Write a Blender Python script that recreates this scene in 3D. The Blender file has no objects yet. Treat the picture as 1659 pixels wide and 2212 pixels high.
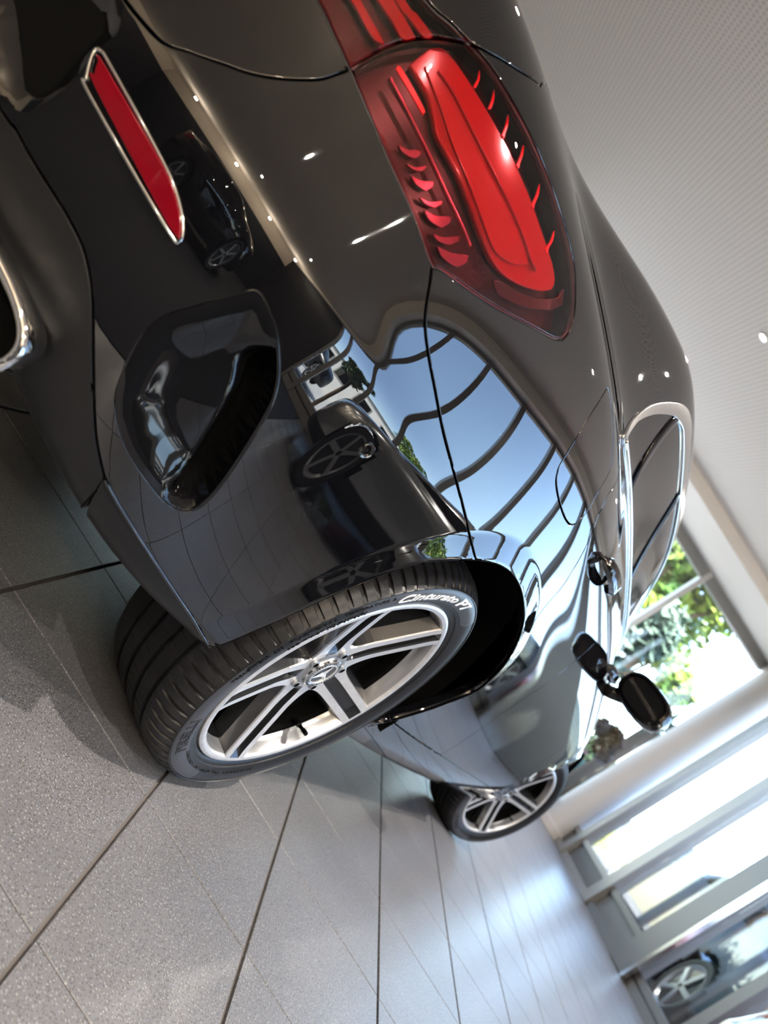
import bpy, bmesh, math, random
import numpy as np
from mathutils import Vector, Matrix
from mathutils.geometry import delaunay_2d_cdt
random.seed(7)
scene = bpy.context.scene
COL = scene.collection

# ------------------------------------------------------------------ camera
CAM_POS = Vector((-1.4308, -1.3906, 0.5934))
CAM_ROT = Matrix(((0.254132, -0.38272, -0.888224), (-0.469803, 0.753901, -0.459259), (0.845401, 0.534003, 0.011788)))
cam = bpy.data.cameras.new('camera'); cam_ob = bpy.data.objects.new('camera', cam); COL.objects.link(cam_ob)
cam_ob.matrix_world = Matrix.Translation(CAM_POS) @ CAM_ROT.to_4x4()
cam.sensor_fit = 'VERTICAL'; cam.sensor_height = 36.0; cam.lens = 29.42
cam.clip_start = 0.02; cam.clip_end = 400
cam.dof.use_dof = True; cam.dof.focus_distance = 1.30; cam.dof.aperture_fstop = 4.4
scene.camera = cam_ob
cy = scene.cycles
cy.max_bounces = 6; cy.diffuse_bounces = 3; cy.glossy_bounces = 3; cy.transmission_bounces = 2; cy.transparent_max_bounces = 10
cy.use_adaptive_sampling = True; cy.adaptive_min_samples = 24
cy.adaptive_threshold = .045; cy.caustics_reflective = False; cy.caustics_refractive = False; cy.sample_clamp_indirect = 10.0

# ------------------------------------------------------------------ world, sun, exposure
world = bpy.data.worlds.new('world'); scene.world = world; world.use_nodes = True
wn = world.node_tree; wn.nodes.clear()
sky = wn.nodes.new('ShaderNodeTexSky'); sky.sky_type = 'NISHITA'; sky.sun_disc = False
sky.sun_elevation = math.radians(48); sky.sun_rotation = math.radians(250); sky.air_density = 1.0; sky.dust_density = 0.6; sky.ozone_density = 1.2
bg = wn.nodes.new('ShaderNodeBackground'); bg.inputs['Strength'].default_value = 0.58
wo = wn.nodes.new('ShaderNodeOutputWorld')
wn.links.new(sky.outputs[0], bg.inputs[0]); wn.links.new(bg.outputs[0], wo.inputs[0])
ROOM_ANG = math.atan2(0.47124, 0.88200)          # the showroom stands at this angle to the car
sun = bpy.data.lights.new('sun', 'SUN'); sun.energy = 16.0; sun.angle = math.radians(0.6); sun.color = (1, .95, .86)
sun_ob = bpy.data.objects.new('sun', sun); COL.objects.link(sun_ob)
sun_ob.rotation_euler = (math.radians(42), 0, math.radians(165+90))
vs = scene.view_settings
vs.view_transform = 'Standard'; vs.look = 'None'; vs.exposure = 1.22; vs.gamma = 1.0; vs.use_curve_mapping = False

# ------------------------------------------------------------------ helpers
def new_obj(name, me, parent=None, mats=None):
    o = bpy.data.objects.new(name, me); COL.objects.link(o)
    if mats is not None and me is not None:
        for m in (mats if isinstance(mats, (list, tuple)) else [mats]): me.materials.append(m)
    if parent is not None: o.parent = parent
    return o
def empty(name, loc=(0, 0, 0), rz=0, parent=None):
    o = bpy.data.objects.new(name, None); COL.objects.link(o); o.location = loc; o.rotation_euler = (0, 0, rz)
    o.empty_display_size = .2
    if parent is not None: o.parent = parent
    return o
def tag(o, label=None, cat=None, group=None, kind=None):
    if label: o['label'] = label
    if cat: o['category'] = cat
    if group: o['group'] = group
    if kind: o['kind'] = kind
    return o
def mesh_from(name, V, F, smooth=False, mi=None):
    me = bpy.data.meshes.new(name)
    me.from_pydata([tuple(map(float, v)) for v in V], [], [tuple(int(i) for i in f) for f in F])
    if mi is not None: me.polygons.foreach_set('material_index', np.array(mi, dtype=np.int32))
    if smooth: me.polygons.foreach_set('use_smooth', np.ones(len(me.polygons), bool))
    me.update(); return me
class MB:
    """collects boxes, tubes and revolved shapes for ONE mesh"""
    def __init__(s): s.V = []; s.F = []; s.M = []
    def add(s, V, F, m=0):
        k = len(s.V); s.V += [tuple(v) for v in V]; s.F += [tuple(i+k for i in f) for f in F]; s.M += [m]*len(F); return s
    def box(s, c, d, m=0, rot=None, bev=0):
        x, y, z = d[0]/2, d[1]/2, d[2]/2
        if bev:
            b = bev
            V = []
            for sz in (-1, 1):
                V += [(sx*(x-(b if k else 0)) if 0 else 0, 0, 0) for sx in () for k in ()]
            ring = lambda X, Y, Z: [(-X, -Y, Z), (X, -Y, Z), (X, Y, Z), (-X, Y, Z)]
            V = ring(x-b, y-b, -z) + ring(x, y, -z+b) + ring(x, y, z-b) + ring(x-b, y-b, z)
            F = [(3, 2, 1, 0), (12, 13, 14, 15)]
            for r in range(3):
                for i in range(4): F.append((r*4+i, r*4+(i+1) % 4, r*4+4+(i+1) % 4, r*4+4+i))
        else:
            V = [(-x, -y, -z), (x, -y, -z), (x, y, -z), (-x, y, -z), (-x, -y, z), (x, -y, z), (x, y, z), (-x, y, z)]
            F = [(3, 2, 1, 0), (4, 5, 6, 7), (0, 1, 5, 4), (1, 2, 6, 5), (2, 3, 7, 6), (3, 0, 4, 7)]
        M = Matrix.Translation(Vector(c)) @ (rot.to_4x4() if rot is not None else Matrix.Identity(4))
        return s.add([M @ Vector(v) for v in V], F, m)
    def tube(s, P, r, seg=8, m=0, caps=True):
        P = [Vector(p) for p in P]; n = len(P); R = r if isinstance(r, (list, tuple)) else [r]*n
        V = []; up = Vector((0, 0, 1))
        t0 = (P[1]-P[0]).normalized()
        a = t0.cross(up)
        if a.length < 1e-3: a = t0.cross(Vector((1, 0, 0)))
        a.normalize()
        for i in range(n):
            t = (P[min(i+1, n-1)]-P[max(i-1, 0)]).normalized()
            a = (a-t*a.dot(t)).normalized(); b = t.cross(a)
            for k in range(seg):
                w = 2*math.pi*k/seg; V.append(P[i]+(a*math.cos(w)+b*math.sin(w))*R[i])
        F = [(i*seg+k, i*seg+(k+1) % seg, (i+1)*seg+(k+1) % seg, (i+1)*seg+k) for i in range(n-1) for k in range(seg)]
        if caps: F += [tuple(range(seg))[::-1], tuple((n-1)*seg+k for k in range(seg))]
        return s.add(V, F, m)
    def rev(s, prof, seg=96, m=0, a0=0, a1=2*math.pi, ms=None, disp=None):
        """revolve (r, y) round the Y axis; outward is -Y"""
        full = abs(a1-a0-2*math.pi) < 1e-6; N = seg if full else seg+1
        V = []
        for i in range(N):
            a = a0+(a1-a0)*i/seg
            for j, (r, y) in enumerate(prof):
                if disp: r = r+disp(j, a, r, y)
                V.append((r*math.cos(a), y, r*math.sin(a)))
        L = len(prof); k = len(s.V); s.V += V
        for i in range(seg):
            for j in range(L-1):
                p = (i*L+j, i*L+j+1, ((i+1) % N)*L+j+1, ((i+1) % N)*L+j)
                s.F.append(tuple(q+k for q in p)); s.M.append(ms[j] if ms else m)
        return s
    def build(s, name, mats, parent=None, smooth=False, auto=None):
        me = mesh_from(name, s.V, s.F, smooth, s.M)
        o = new_obj(name, me, parent, mats)
        if auto is not None:
            me.set_sharp_from_angle(angle=math.radians(auto))
        return o

# ------------------------------------------------------------------ materials
def nodes(m):
    m.use_nodes = True; return m.node_tree
def pbr(name, col, rough=.5, metal=0, ior=1.5, **kw):
    m = bpy.data.materials.new(name); t = nodes(m); b = t.nodes['Principled BSDF']
    b.inputs['Base Color'].default_value = (*col, 1); b.inputs['Roughness'].default_value = rough
    b.inputs['Metallic'].default_value = metal; b.inputs['IOR'].default_value = ior
    for k, v in kw.items():
        b.inputs[k.replace('_', ' ')].default_value = v
    return m
def noise_col(m, c1, c2, scale, detail=4, lo=.35, hi=.65, coord='Object', rough=None, bump=0):
    t = m.node_tree; b = t.nodes['Principled BSDF']
    tc = t.nodes.new('ShaderNodeTexCoord'); n = t.nodes.new('ShaderNodeTexNoise'); n.inputs['Scale'].default_value = scale; n.inputs['Detail'].default_value = detail
    t.links.new(tc.outputs[coord], n.inputs['Vector'])
    r = t.nodes.new('ShaderNodeValToRGB'); r.color_ramp.elements[0].position = lo; r.color_ramp.elements[1].position = hi
    r.color_ramp.elements[0].color = (*c1, 1); r.color_ramp.elements[1].color = (*c2, 1)
    t.links.new(n.outputs['Fac'], r.inputs['Fac']); t.links.new(r.outputs['Color'], b.inputs['Base Color'])
    if bump:
        bp = t.nodes.new('ShaderNodeBump'); bp.inputs['Strength'].default_value = bump; bp.inputs['Distance'].default_value = .002
        t.links.new(n.outputs['Fac'], bp.inputs['Height']); t.links.new(bp.outputs[0], b.inputs['Normal'])
    return m
def clear_glass(name, tint=(1, 1, 1), refl=(1, 1, 1), ior=1.5, rough=0.0):
    """thin pane: tinted see-through plus a Fresnel mirror"""
    m = bpy.data.materials.new(name); t = nodes(m); t.nodes.clear()
    o = t.nodes.new('ShaderNodeOutputMaterial'); mx = t.nodes.new('ShaderNodeMixShader'); fr = t.nodes.new('ShaderNodeFresnel')
    tr = t.nodes.new('ShaderNodeBsdfTransparent'); gl = t.nodes.new('ShaderNodeBsdfGlossy')
    fr.inputs['IOR'].default_value = ior; tr.inputs[0].default_value = (*tint, 1); gl.inputs[0].default_value = (*refl, 1); gl.inputs['Roughness'].default_value = rough
    ge = t.nodes.new('ShaderNodeNewGeometry'); mr = t.nodes.new('ShaderNodeMapRange'); mr.inputs['To Min'].default_value = ior; mr.inputs['To Max'].default_value = 1/ior
    t.links.new(ge.outputs['Backfacing'], mr.inputs['Value']); t.links.new(mr.outputs[0], fr.inputs['IOR'])
    t.links.new(fr.outputs[0], mx.inputs[0]); t.links.new(tr.outputs[0], mx.inputs[1]); t.links.new(gl.outputs[0], mx.inputs[2]); t.links.new(mx.outputs[0], o.inputs[0])
    return m
def emit(name, col, s):
    m = bpy.data.materials.new(name); t = nodes(m); t.nodes.clear()
    o = t.nodes.new('ShaderNodeOutputMaterial'); e = t.nodes.new('ShaderNodeEmission'); e.inputs[0].default_value = (*col, 1); e.inputs[1].default_value = s
    t.links.new(e.outputs[0], o.inputs[0]); return m
M_paint = pbr('black_paint', (.0035, .0035, .0045), .012, ior=1.92)
M_satin = pbr('satin_black_plastic', (.010, .010, .011), .42, ior=1.4)
noise_col(M_satin, (.008, .008, .009), (.013, .013, .014), 900, bump=.05)
M_black = pbr('matt_black', (.004, .004, .005), .8, ior=1.3)
M_gloss = pbr('gloss_black_plastic', (.004, .004, .005), .03, ior=1.5)
M_chrome = pbr('chrome', (.82, .82, .82), .05, 1)
M_alu = pbr('satin_aluminium_trim', (.62, .61, .60), .16, 1)
M_glass = pbr('tinted_window', (.006, .006, .007), .005, ior=1.6)
M_liner = pbr('gap_black', (.002, .002, .002), .9, ior=1.2)
M_silver = pbr('silver_paint', (.42, .43, .44), .22, .75, Coat_Weight=1.0, Coat_Roughness=.02)
M_tyre = pbr('tyre_rubber', (.008, .008, .009), .40, ior=1.45)
noise_col(M_tyre, (.011, .011, .0125), (.019, .019, .021), 140, bump=.10)
M_tyregloss = pbr('tyre_smooth_band', (.055, .057, .066), .36, ior=1.55)  # smooth rubber band; its pale bluish base paints in the sky sheen
M_letter = pbr('white_tyre_letter', (.92, .93, .95), .5)
M_emboss = pbr('embossed_rubber', (.006, .006, .007), .35)
M_mach = pbr('machined_rim_face', (.86, .87, .89), .30, .55)
noise_col(M_mach, (.80, .81, .83), (.90, .91, .93), 60)
M_rimsil = pbr('rim_silver_paint', (.42, .43, .45), .28, .7)
M_rimdark = pbr('rim_grey_paint', (.035, .037, .042), .25, .4, Coat_Weight=.6)
M_disc = pbr('brake_disc', (.10, .10, .10), .35, 1)
M_red = pbr('reflector_red', (.20, .002, .009), .12, Coat_Weight=.5)
M_cap = pbr('cap_silver', (.70, .72, .74), .12, 1)

# ------------------------------------------------------------------ the room
C0 = Vector((CAM_POS.x, CAM_POS.y, 0))
def room(o, kind='structure'):
    o.location = C0; o.rotation_euler = (0, 0, ROOM_ANG)
    if kind: o['kind'] = kind
    return o
# local room axes: x forward along the tile rows (n), y to the left (-e), z up
E_R, N_F, E_L, N_B, Z_C = 5.5, 12.5, -7.5, -8.0, 4.25
M_grout = pbr('grout', (.15, .135, .128), .85)
M_tile = pbr('speckled_stone_tile', (.3, .3, .3), .34, ior=1.44)
def tile_mat():
    t = M_tile.node_tree; b = t.nodes['Principled BSDF']
    tc = t.nodes.new('ShaderNodeTexCoord')
    geo = t.nodes.new('ShaderNodeNewGeometry')
    base = t.nodes.new('ShaderNodeTexNoise'); base.noise_dimensions = '2D'; base.inputs['Scale'].default_value = 2.2; base.inputs['Detail'].default_value = 3
    t.links.new(geo.outputs['Position'], base.inputs['Vector'])
    r0 = t.nodes.new('ShaderNodeValToRGB'); r0.color_ramp.elements[0].color = (.150, .152, .162, 1); r0.color_ramp.elements[1].color = (.190, .192, .204, 1)
    r0.color_ramp.elements[0].position = .3; r0.color_ramp.elements[1].position = .7
    t.links.new(base.outputs['Fac'], r0.inputs['Fac'])
    def speck(scale, thr, col, prev):
        v = t.nodes.new('ShaderNodeTexVoronoi'); v.voronoi_dimensions = '2D'; v.inputs['Scale'].default_value = scale; v.inputs['Randomness'].default_value = 1
        t.links.new(geo.outputs['Position'], v.inputs['Vector'])
        # random radius per cell
        s = t.nodes.new('ShaderNodeSeparateColor'); t.links.new(v.outputs['Color'], s.inputs[0])
        mul = t.nodes.new('ShaderNodeMath'); mul.operation = 'MULTIPLY'; mul.inputs[1].default_value = thr
        t.links.new(s.outputs[0], mul.inputs[0])
        ls = t.nodes.new('ShaderNodeMath'); ls.operation = 'LESS_THAN'
        t.links.new(v.outputs['Distance'], ls.inputs[0]); t.links.new(mul.outputs[0], ls.inputs[1])
        mx = t.nodes.new('ShaderNodeMix'); mx.data_type = 'RGBA'; mx.inputs['B'].default_value = (*col, 1)
        t.links.new(ls.outputs[0], mx.inputs['Factor']); t.links.new(prev, mx.inputs['A']); return mx.outputs['Result']
    c = speck(230, .42, (.085, .082, .085), r0.outputs['Color'])
    c = speck(150, .25, (.33, .325, .315), c)
    c = speck(330, .40, (.17, .15, .145), c)
    t.links.new(c, b.inputs['Base Color'])
    n2 = t.nodes.new('ShaderNodeTexNoise'); n2.noise_dimensions = '2D'; n2.inputs['Scale'].default_value = 380; n2.inputs['Detail'].default_value = 1
    t.links.new(geo.outputs['Position'], n2.inputs['Vector'])
    bp = t.nodes.new('ShaderNodeBump'); bp.inputs['Strength'].default_value = .12; bp.inputs['Distance'].default_value = .001
    t.links.new(n2.outputs['Fac'], bp.inputs['Height']); t.links.new(bp.outputs[0], b.inputs['Normal'])
tile_mat()
floor = room(MB().box(((N_F+N_B)/2, -(E_R+E_L)/2, -.056), (N_F-N_B, E_R-E_L, .10)).build('floor', M_grout))
floor['label'] = 'grey speckled stone tile floor of the showroom'
# tile lines: absolute offsets measured along e and n from the world origin
ce, cn = C0.x*.47124-C0.y*.88200, C0.x*.88200+C0.y*.47124
ELINES = [.7577-ce]
while ELINES[0] > E_L: ELINES.insert(0, ELINES[0]-.405)
ELINES += [1.058-ce, 1.458-ce]
while ELINES[-1] < E_R: ELINES.append(ELINES[-1]+.4085)
NL0 = -.1234-cn
NLINES = [NL0+k*.4354 for k in range(-20, 33)]
NLINES = [n for n in NLINES if N_B-.43 < n < N_F+.43]
tiles = []
Rinv = CAM_ROT.transposed()
for a0, a1 in zip(ELINES[:-1], ELINES[1:]):
    for b0, b1 in zip(NLINES[:-1], NLINES[1:]):
        e0, e1, n0, n1 = max(a0, E_L), min(a1, E_R), max(b0, N_B), min(b1, N_F)
        if e1-e0 < .03 or n1-n0 < .03: continue
        ec, nc = (e0+e1)/2, (n0+n1)/2
        w = C0+Vector((math.cos(ROOM_ANG)*nc+math.sin(ROOM_ANG)*ec, math.sin(ROOM_ANG)*nc-math.cos(ROOM_ANG)*ec, 0))
        q = Rinv @ (w-CAM_POS)
        if q.z < -.3:
            x, y = q.x/-q.z*1807.7, q.y/-q.z*1807.7
            seen = abs(x) < 830+260 and abs(y) < 1106+260
        else: seen = False
        tiles.append((0 if seen else 1, (w-CAM_POS).length, nc, ec, n1-n0, e1-e0))
tiles.sort()
tile_cache = {}
rest = MB()
GAP_N, GAP_E = .0038, .0078
for k, (hid, d, nc, ec, ln, le) in enumerate(tiles):
    if k < 300 and not hid:
        key = (round(ln, 3), round(le, 3))
        if key not in tile_cache:
            mb = MB().box((0, 0, -.005), (ln-GAP_N, le-GAP_E, .010), bev=.0012)
            tile_cache[key] = mesh_from('tile', mb.V, mb.F); tile_cache[key].materials.append(M_tile)
        o = new_obj('tile', tile_cache[key], floor); o.location = (nc, -ec, 0)
    else:
        rest.box((nc, -ec, -.005), (ln-GAP_N, le-GAP_E, .010))
ro = rest.build('distant_tiles', M_tile, floor); ro['kind'] = 'stuff'

# ceiling: perforated metal panels
M_ceil = pbr('perforated_ceiling_panel', (.90, .83, .745), .6)
def perf_mat():
    t = M_ceil.node_tree; b = t.nodes['Principled BSDF']; tc = t.nodes.new('ShaderNodeTexCoord')
    sc = t.nodes.new('ShaderNodeVectorMath'); sc.operation = 'SCALE'; sc.inputs['Scale'].default_value = 1/.046
    fr = t.nodes.new('ShaderNodeVectorMath'); fr.operation = 'FRACTION'
    sb = t.nodes.new('ShaderNodeVectorMath'); sb.operation = 'SUBTRACT'; sb.inputs[1].default_value = (.5, .5, 0)
    mz = t.nodes.new('ShaderNodeVectorMath'); mz.operation = 'MULTIPLY'; mz.inputs[1].default_value = (1, 1, 0)
    ln = t.nodes.new('ShaderNodeVectorMath'); ln.operation = 'LENGTH'
    ls = t.nodes.new('ShaderNodeMath'); ls.operation = 'LESS_THAN'; ls.inputs[1].default_value = .25
    mx = t.nodes.new('ShaderNodeMix'); mx.data_type = 'RGBA'; mx.inputs['A'].default_value = (.90, .83, .745, 1); mx.inputs['B'].default_value = (.60, .54, .48, 1)
    L = t.links.new
    L(tc.outputs['Object'], sc.inputs[0]); L(sc.outputs[0], fr.inputs[0]); L(fr.outputs[0], sb.inputs[0]); L(sb.outputs[0], mz.inputs[0]); L(mz.outputs[0], ln.inputs[0]); L(ln.outputs['Value'], ls.inputs[0]); L(ls.outputs[0], mx.inputs['Factor']); L(mx.outputs['Result'], b.inputs['Base Color'])
perf_mat()
M_plain = pbr('plain_ceiling_paint', (.92, .86, .78), .6)
M_wall = pbr('beige_wall_paint', (.62, .54, .45), .7)
M_darkwall = pbr('dark_wall', (.006, .0065, .008), .6)
M_frame = pbr('grey_window_frame', (.27, .265, .255), .4, .2)
M_framedark = pbr('dark_grey_frame', (.12, .115, .11), .4, .2)
M_pane = clear_glass('clear_pane', (.97, .985, .98))
M_white = pbr('white_paint', (.60, .585, .57), .5)
ceil = room(MB().box(((11.0+N_B)/2, -(E_R+E_L)/2, Z_C+.05), (11.0-N_B, E_R-E_L, .10)).build('ceiling', M_ceil))
ceil['label'] = 'perforated light grey metal ceiling'
sof = room(MB().box(((11.0+N_F+.3)/2, -(E_R+E_L)/2, 4.165), (N_F+.3-11.0, E_R-E_L, .17)).build('trim_1', M_plain)); sof['label'] = 'plain painted ceiling band before the glass front'
sof2 = room(MB().box(((N_F+N_B)/2, -(E_R-.18), 4.10), (N_F-N_B, .36, .30)).build('trim_2', M_plain)); sof2['label'] = 'ceiling band above the side glazing'
# solid walls
wf = room(MB().box((N_F, -(E_L-2.25)/2, 2.1), (.2, abs(E_L+2.25), 4.3)).build('wall_front', M_wall))
wl = room(MB().box(((N_F+N_B)/2, -(E_L-.1), 2.1), (N_F-N_B, .2, 4.3)).build('wall_left', M_wall))
WIN_END = -1.6                                     # the side glazing stops here; a dark panelled wall follows
wb = room(MB().box((N_B-.1, -(E_R+E_L)/2, 2.1), (.2, E_R-E_L+.4, 4.3)).build('wall_back', M_wall))
wr = room(MB().box(((WIN_END+N_B)/2, -(E_R+.1), 2.1), (WIN_END-N_B, .2, 4.3)).build('wall_right', M_darkwall))
# low dark sheets added on back and left walls, standing in for a dark interior
tp = room(MB().box((N_B+.03, -(E_R+E_L)/2, 1.05), (.06, E_R-E_L-.1, 2.1)).build('trim_3', M_darkwall)); tp['label'] = 'dark sheet added along the back wall for dark reflections'
tp = room(MB().box((-1.0, -(E_L+.03), 1.05), (13.9, .06, 2.1)).build('trim_4', M_darkwall)); tp['label'] = 'dark sheet added along the side wall for dark reflections'
# side glazing: posts along n
POSTS = [(12.3, .10, M_frame), (11.55, .16, M_frame), (10.15, .22, M_frame), (8.68, .46, M_framedark), (7.35, .16, M_framedark), (6.0, .16, M_frame), (4.6, .16, M_frame), (3.2, .16, M_frame), (1.8, .16, M_frame), (.4, .16, M_frame), (-1.0, .16, M_frame), (WIN_END, .12, M_frame)]
wi = 0
for (n1, w1, m1), (n0, w0, m0) in zip(POSTS[:-1], POSTS[1:]):
    wi += 1
    a, b = n0+w0/2, n1-w1/2
    fr = MB()
    lowz = .34 if n0 > 8.5 else .12
    fr.box(((a+b)/2, -E_R, .05), (b-a, .12, .10)); fr.box(((a+b)/2, -E_R, lowz+.04), (b-a, .10, .08)); fr.box(((a+b)/2, -E_R, 3.92), (b-a, .12, .10))
    w = room(fr.build('window_%d' % wi, m0))
    w['label'] = 'tall side window bay with metal rails, bay %d from the corner column' % wi
    MB().box(((a+b)/2, -E_R, (lowz+3.9)/2), (b-a-.002, .012, 3.9-lowz)).build('pane', M_pane, w)
    MB().box(((a+b)/2, -E_R, (.1+lowz)/2), (b-a-.002, .03, lowz-.1)).build('kick_panel', M_framedark, w)
    pm = MB().box((n0, -E_R+.01, 1.99), (w0, .16, 3.98), bev=.012); pm.build('mullion', m0, w)
    if w0 > .3:
        MB().box((n0-w0/2-.03, -E_R+.11, 1.99), (.06, .05, 3.98), bev=.01).build('door_jamb', M_alu, w)
# front glazing
FE = [E_R-.3, 3.55, 2.1, .65, -.8, -2.25]
for e1, e0 in zip(FE[:-1], FE[1:]):
    wi += 1
    fr = MB(); c = (e0+e1)/2
    fr.box((N_F, -c, .20), (.12, e1-e0-.08, .40)); fr.box((N_F, -c, 4.0), (.14, e1-e0-.08, .16))
    w = room(fr.build('window_%d' % wi, M_frame)); w['label'] = 'front window bay with white mullion, bay %d from the corner column' % (wi-len(POSTS)+1)
    MB().box((N_F, -c, 2.2), (.012, e1-e0-.08, 3.6)).build('pane', M_pane, w)
    MB().box((N_F, -e0, 2.04), (.16, .08, 4.08), bev=.01).build('mullion', M_white, w)
col = MB()
prof = [(.29, 0), (.29, .12), (.27, .13), (.27, 4.02), (.31, 4.04), (.31, 4.10)]
seg = 40
V = []; F = []
for i in range(seg):
    a = 2*math.pi*i/seg
    V += [(N_F-.30+r*math.cos(a), -(E_R-.12)+r*math.sin(a), z) for r, z in prof]
L = len(prof)
F = [(i*L+j, ((i+1) % seg)*L+j, ((i+1) % seg)*L+j+1, i*L+j+1) for i in range(seg) for j in range(L-1)]
co = room(col.add(V, F).build('trim_5', M_white, smooth=True, auto=40)); co['label'] = 'round white corner column between the two glass walls'
# ceiling lamps: recessed spots that light the room
M_lamp = emit('spot_glow', (1, .93, .82), 40)
M_lampring = pbr('spot_ring', (.7, .7, .7), .3, .5)
spot_pts = sorted([(-2.6, -.6), (-2.3, 2.3), (.8, .9), (4.2, -1.6), (4.2, 2.4), (7.6, .6), (9.6, 3.0)])[::-1]
ORD = 'first second third fourth fifth sixth seventh eighth'.split()
for i, (n, e) in enumerate(spot_pts):
    t = empty('ceiling_spot'); t.location = C0+Vector((math.cos(ROOM_ANG)*n+math.sin(ROOM_ANG)*e, math.sin(ROOM_ANG)*n-math.cos(ROOM_ANG)*e, Z_C)); 
    tag(t, 'small round recessed ceiling spot, %s counted from the glass front' % ORD[i], 'ceiling lamp', 'recessed ceiling spots')
    seg = 24
    V = []; 
    for k in range(seg):
        a = 2*math.pi*k/seg; V += [(.055*math.cos(a), .055*math.sin(a), 0), (.052*math.cos(a), .052*math.sin(a), -.012), (.036*math.cos(a), .036*math.sin(a), -.012), (.032*math.cos(a), .032*math.sin(a), -.003)]
    F = [(k*4+j, k*4+j+1, ((k+1) % seg)*4+j+1, ((k+1) % seg)*4+j) for k in range(seg) for j in range(3)]
    MB().add(V, F).build('ring', M_lampring, t)
    MB().add([(.033*math.cos(2*math.pi*k/seg), .033*math.sin(2*math.pi*k/seg), -.004) for k in range(seg)], [tuple(range(seg))[::-1]]).build('lens', M_lamp, t)
    la = bpy.data.lights.new('spot_light', 'AREA'); la.shape = 'DISK'; la.size = .07; la.energy = 45; la.color = (1, .92, .82); la.spread = math.radians(150)
    lo = bpy.data.objects.new('spot_light', la); COL.objects.link(lo); lo.parent = t; lo.location = (0, 0, -.016)
# globe lamps added out of view to brighten the back ceiling
M_fill_globe = emit('fill_globe_glow', (1, .88, .70), 30)
for i, (n, e, w_) in enumerate(((-5.8, -4.4, 'nearest the side wall'), (-6.6, -1.4, 'over the added carpet'), (-6.4, 1.6, 'over the boot of the added black sedan'), (-5.6, 4.0, 'nearest the side glazing'))):
    t = empty('fill_pendant'); t.location = C0+Vector((math.cos(ROOM_ANG)*n+math.sin(ROOM_ANG)*e, math.sin(ROOM_ANG)*n-math.cos(ROOM_ANG)*e, Z_C))
    tag(t, 'unseen white globe lamp added to light the back ceiling, '+w_, 'pendant lamp', 'added globe fill lamps')
    MB().tube([(0, 0, 0), (0, 0, -.72)], .006, 8).build('cord', M_framedark, t)
    sp = []
    for a in range(13):
        for b in range(20): sp.append((.07*math.sin(math.pi*a/12)*math.cos(2*math.pi*b/20), .07*math.sin(math.pi*a/12)*math.sin(2*math.pi*b/20), -.78+.07*math.cos(math.pi*a/12)))
    MB().add(sp, [(a*20+b, (a+1)*20+b, (a+1)*20+(b+1) % 20, a*20+(b+1) % 20) for a in range(12) for b in range(20)]).build('globe', M_fill_globe, t, smooth=True)
    la = bpy.data.lights.new('fill_globe_light', 'POINT'); la.shadow_soft_size = .09; la.energy = 320; la.color = (1, .86, .68)
    lo = bpy.data.objects.new('fill_globe_light', la); COL.objects.link(lo); lo.parent = t; lo.location = (0, 0, -.78)
M_added_carpet = pbr('added_dark_carpet', (.020, .021, .026), .95)  # carpet added out of view to darken what the bumper reflects
noise_col(M_added_carpet, (.006, .0065, .008), (.010, .0105, .013), 300, bump=.3)
cp = room(MB().box(((.1+N_B)/2, -(E_R+E_L)/2, .004), (.1-N_B-.1, E_R-E_L-.2, .007)).build('floor_added_carpet', M_added_carpet)); cp['label'] = 'unseen dark carpet added at the back of the showroom to darken reflections'

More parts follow.
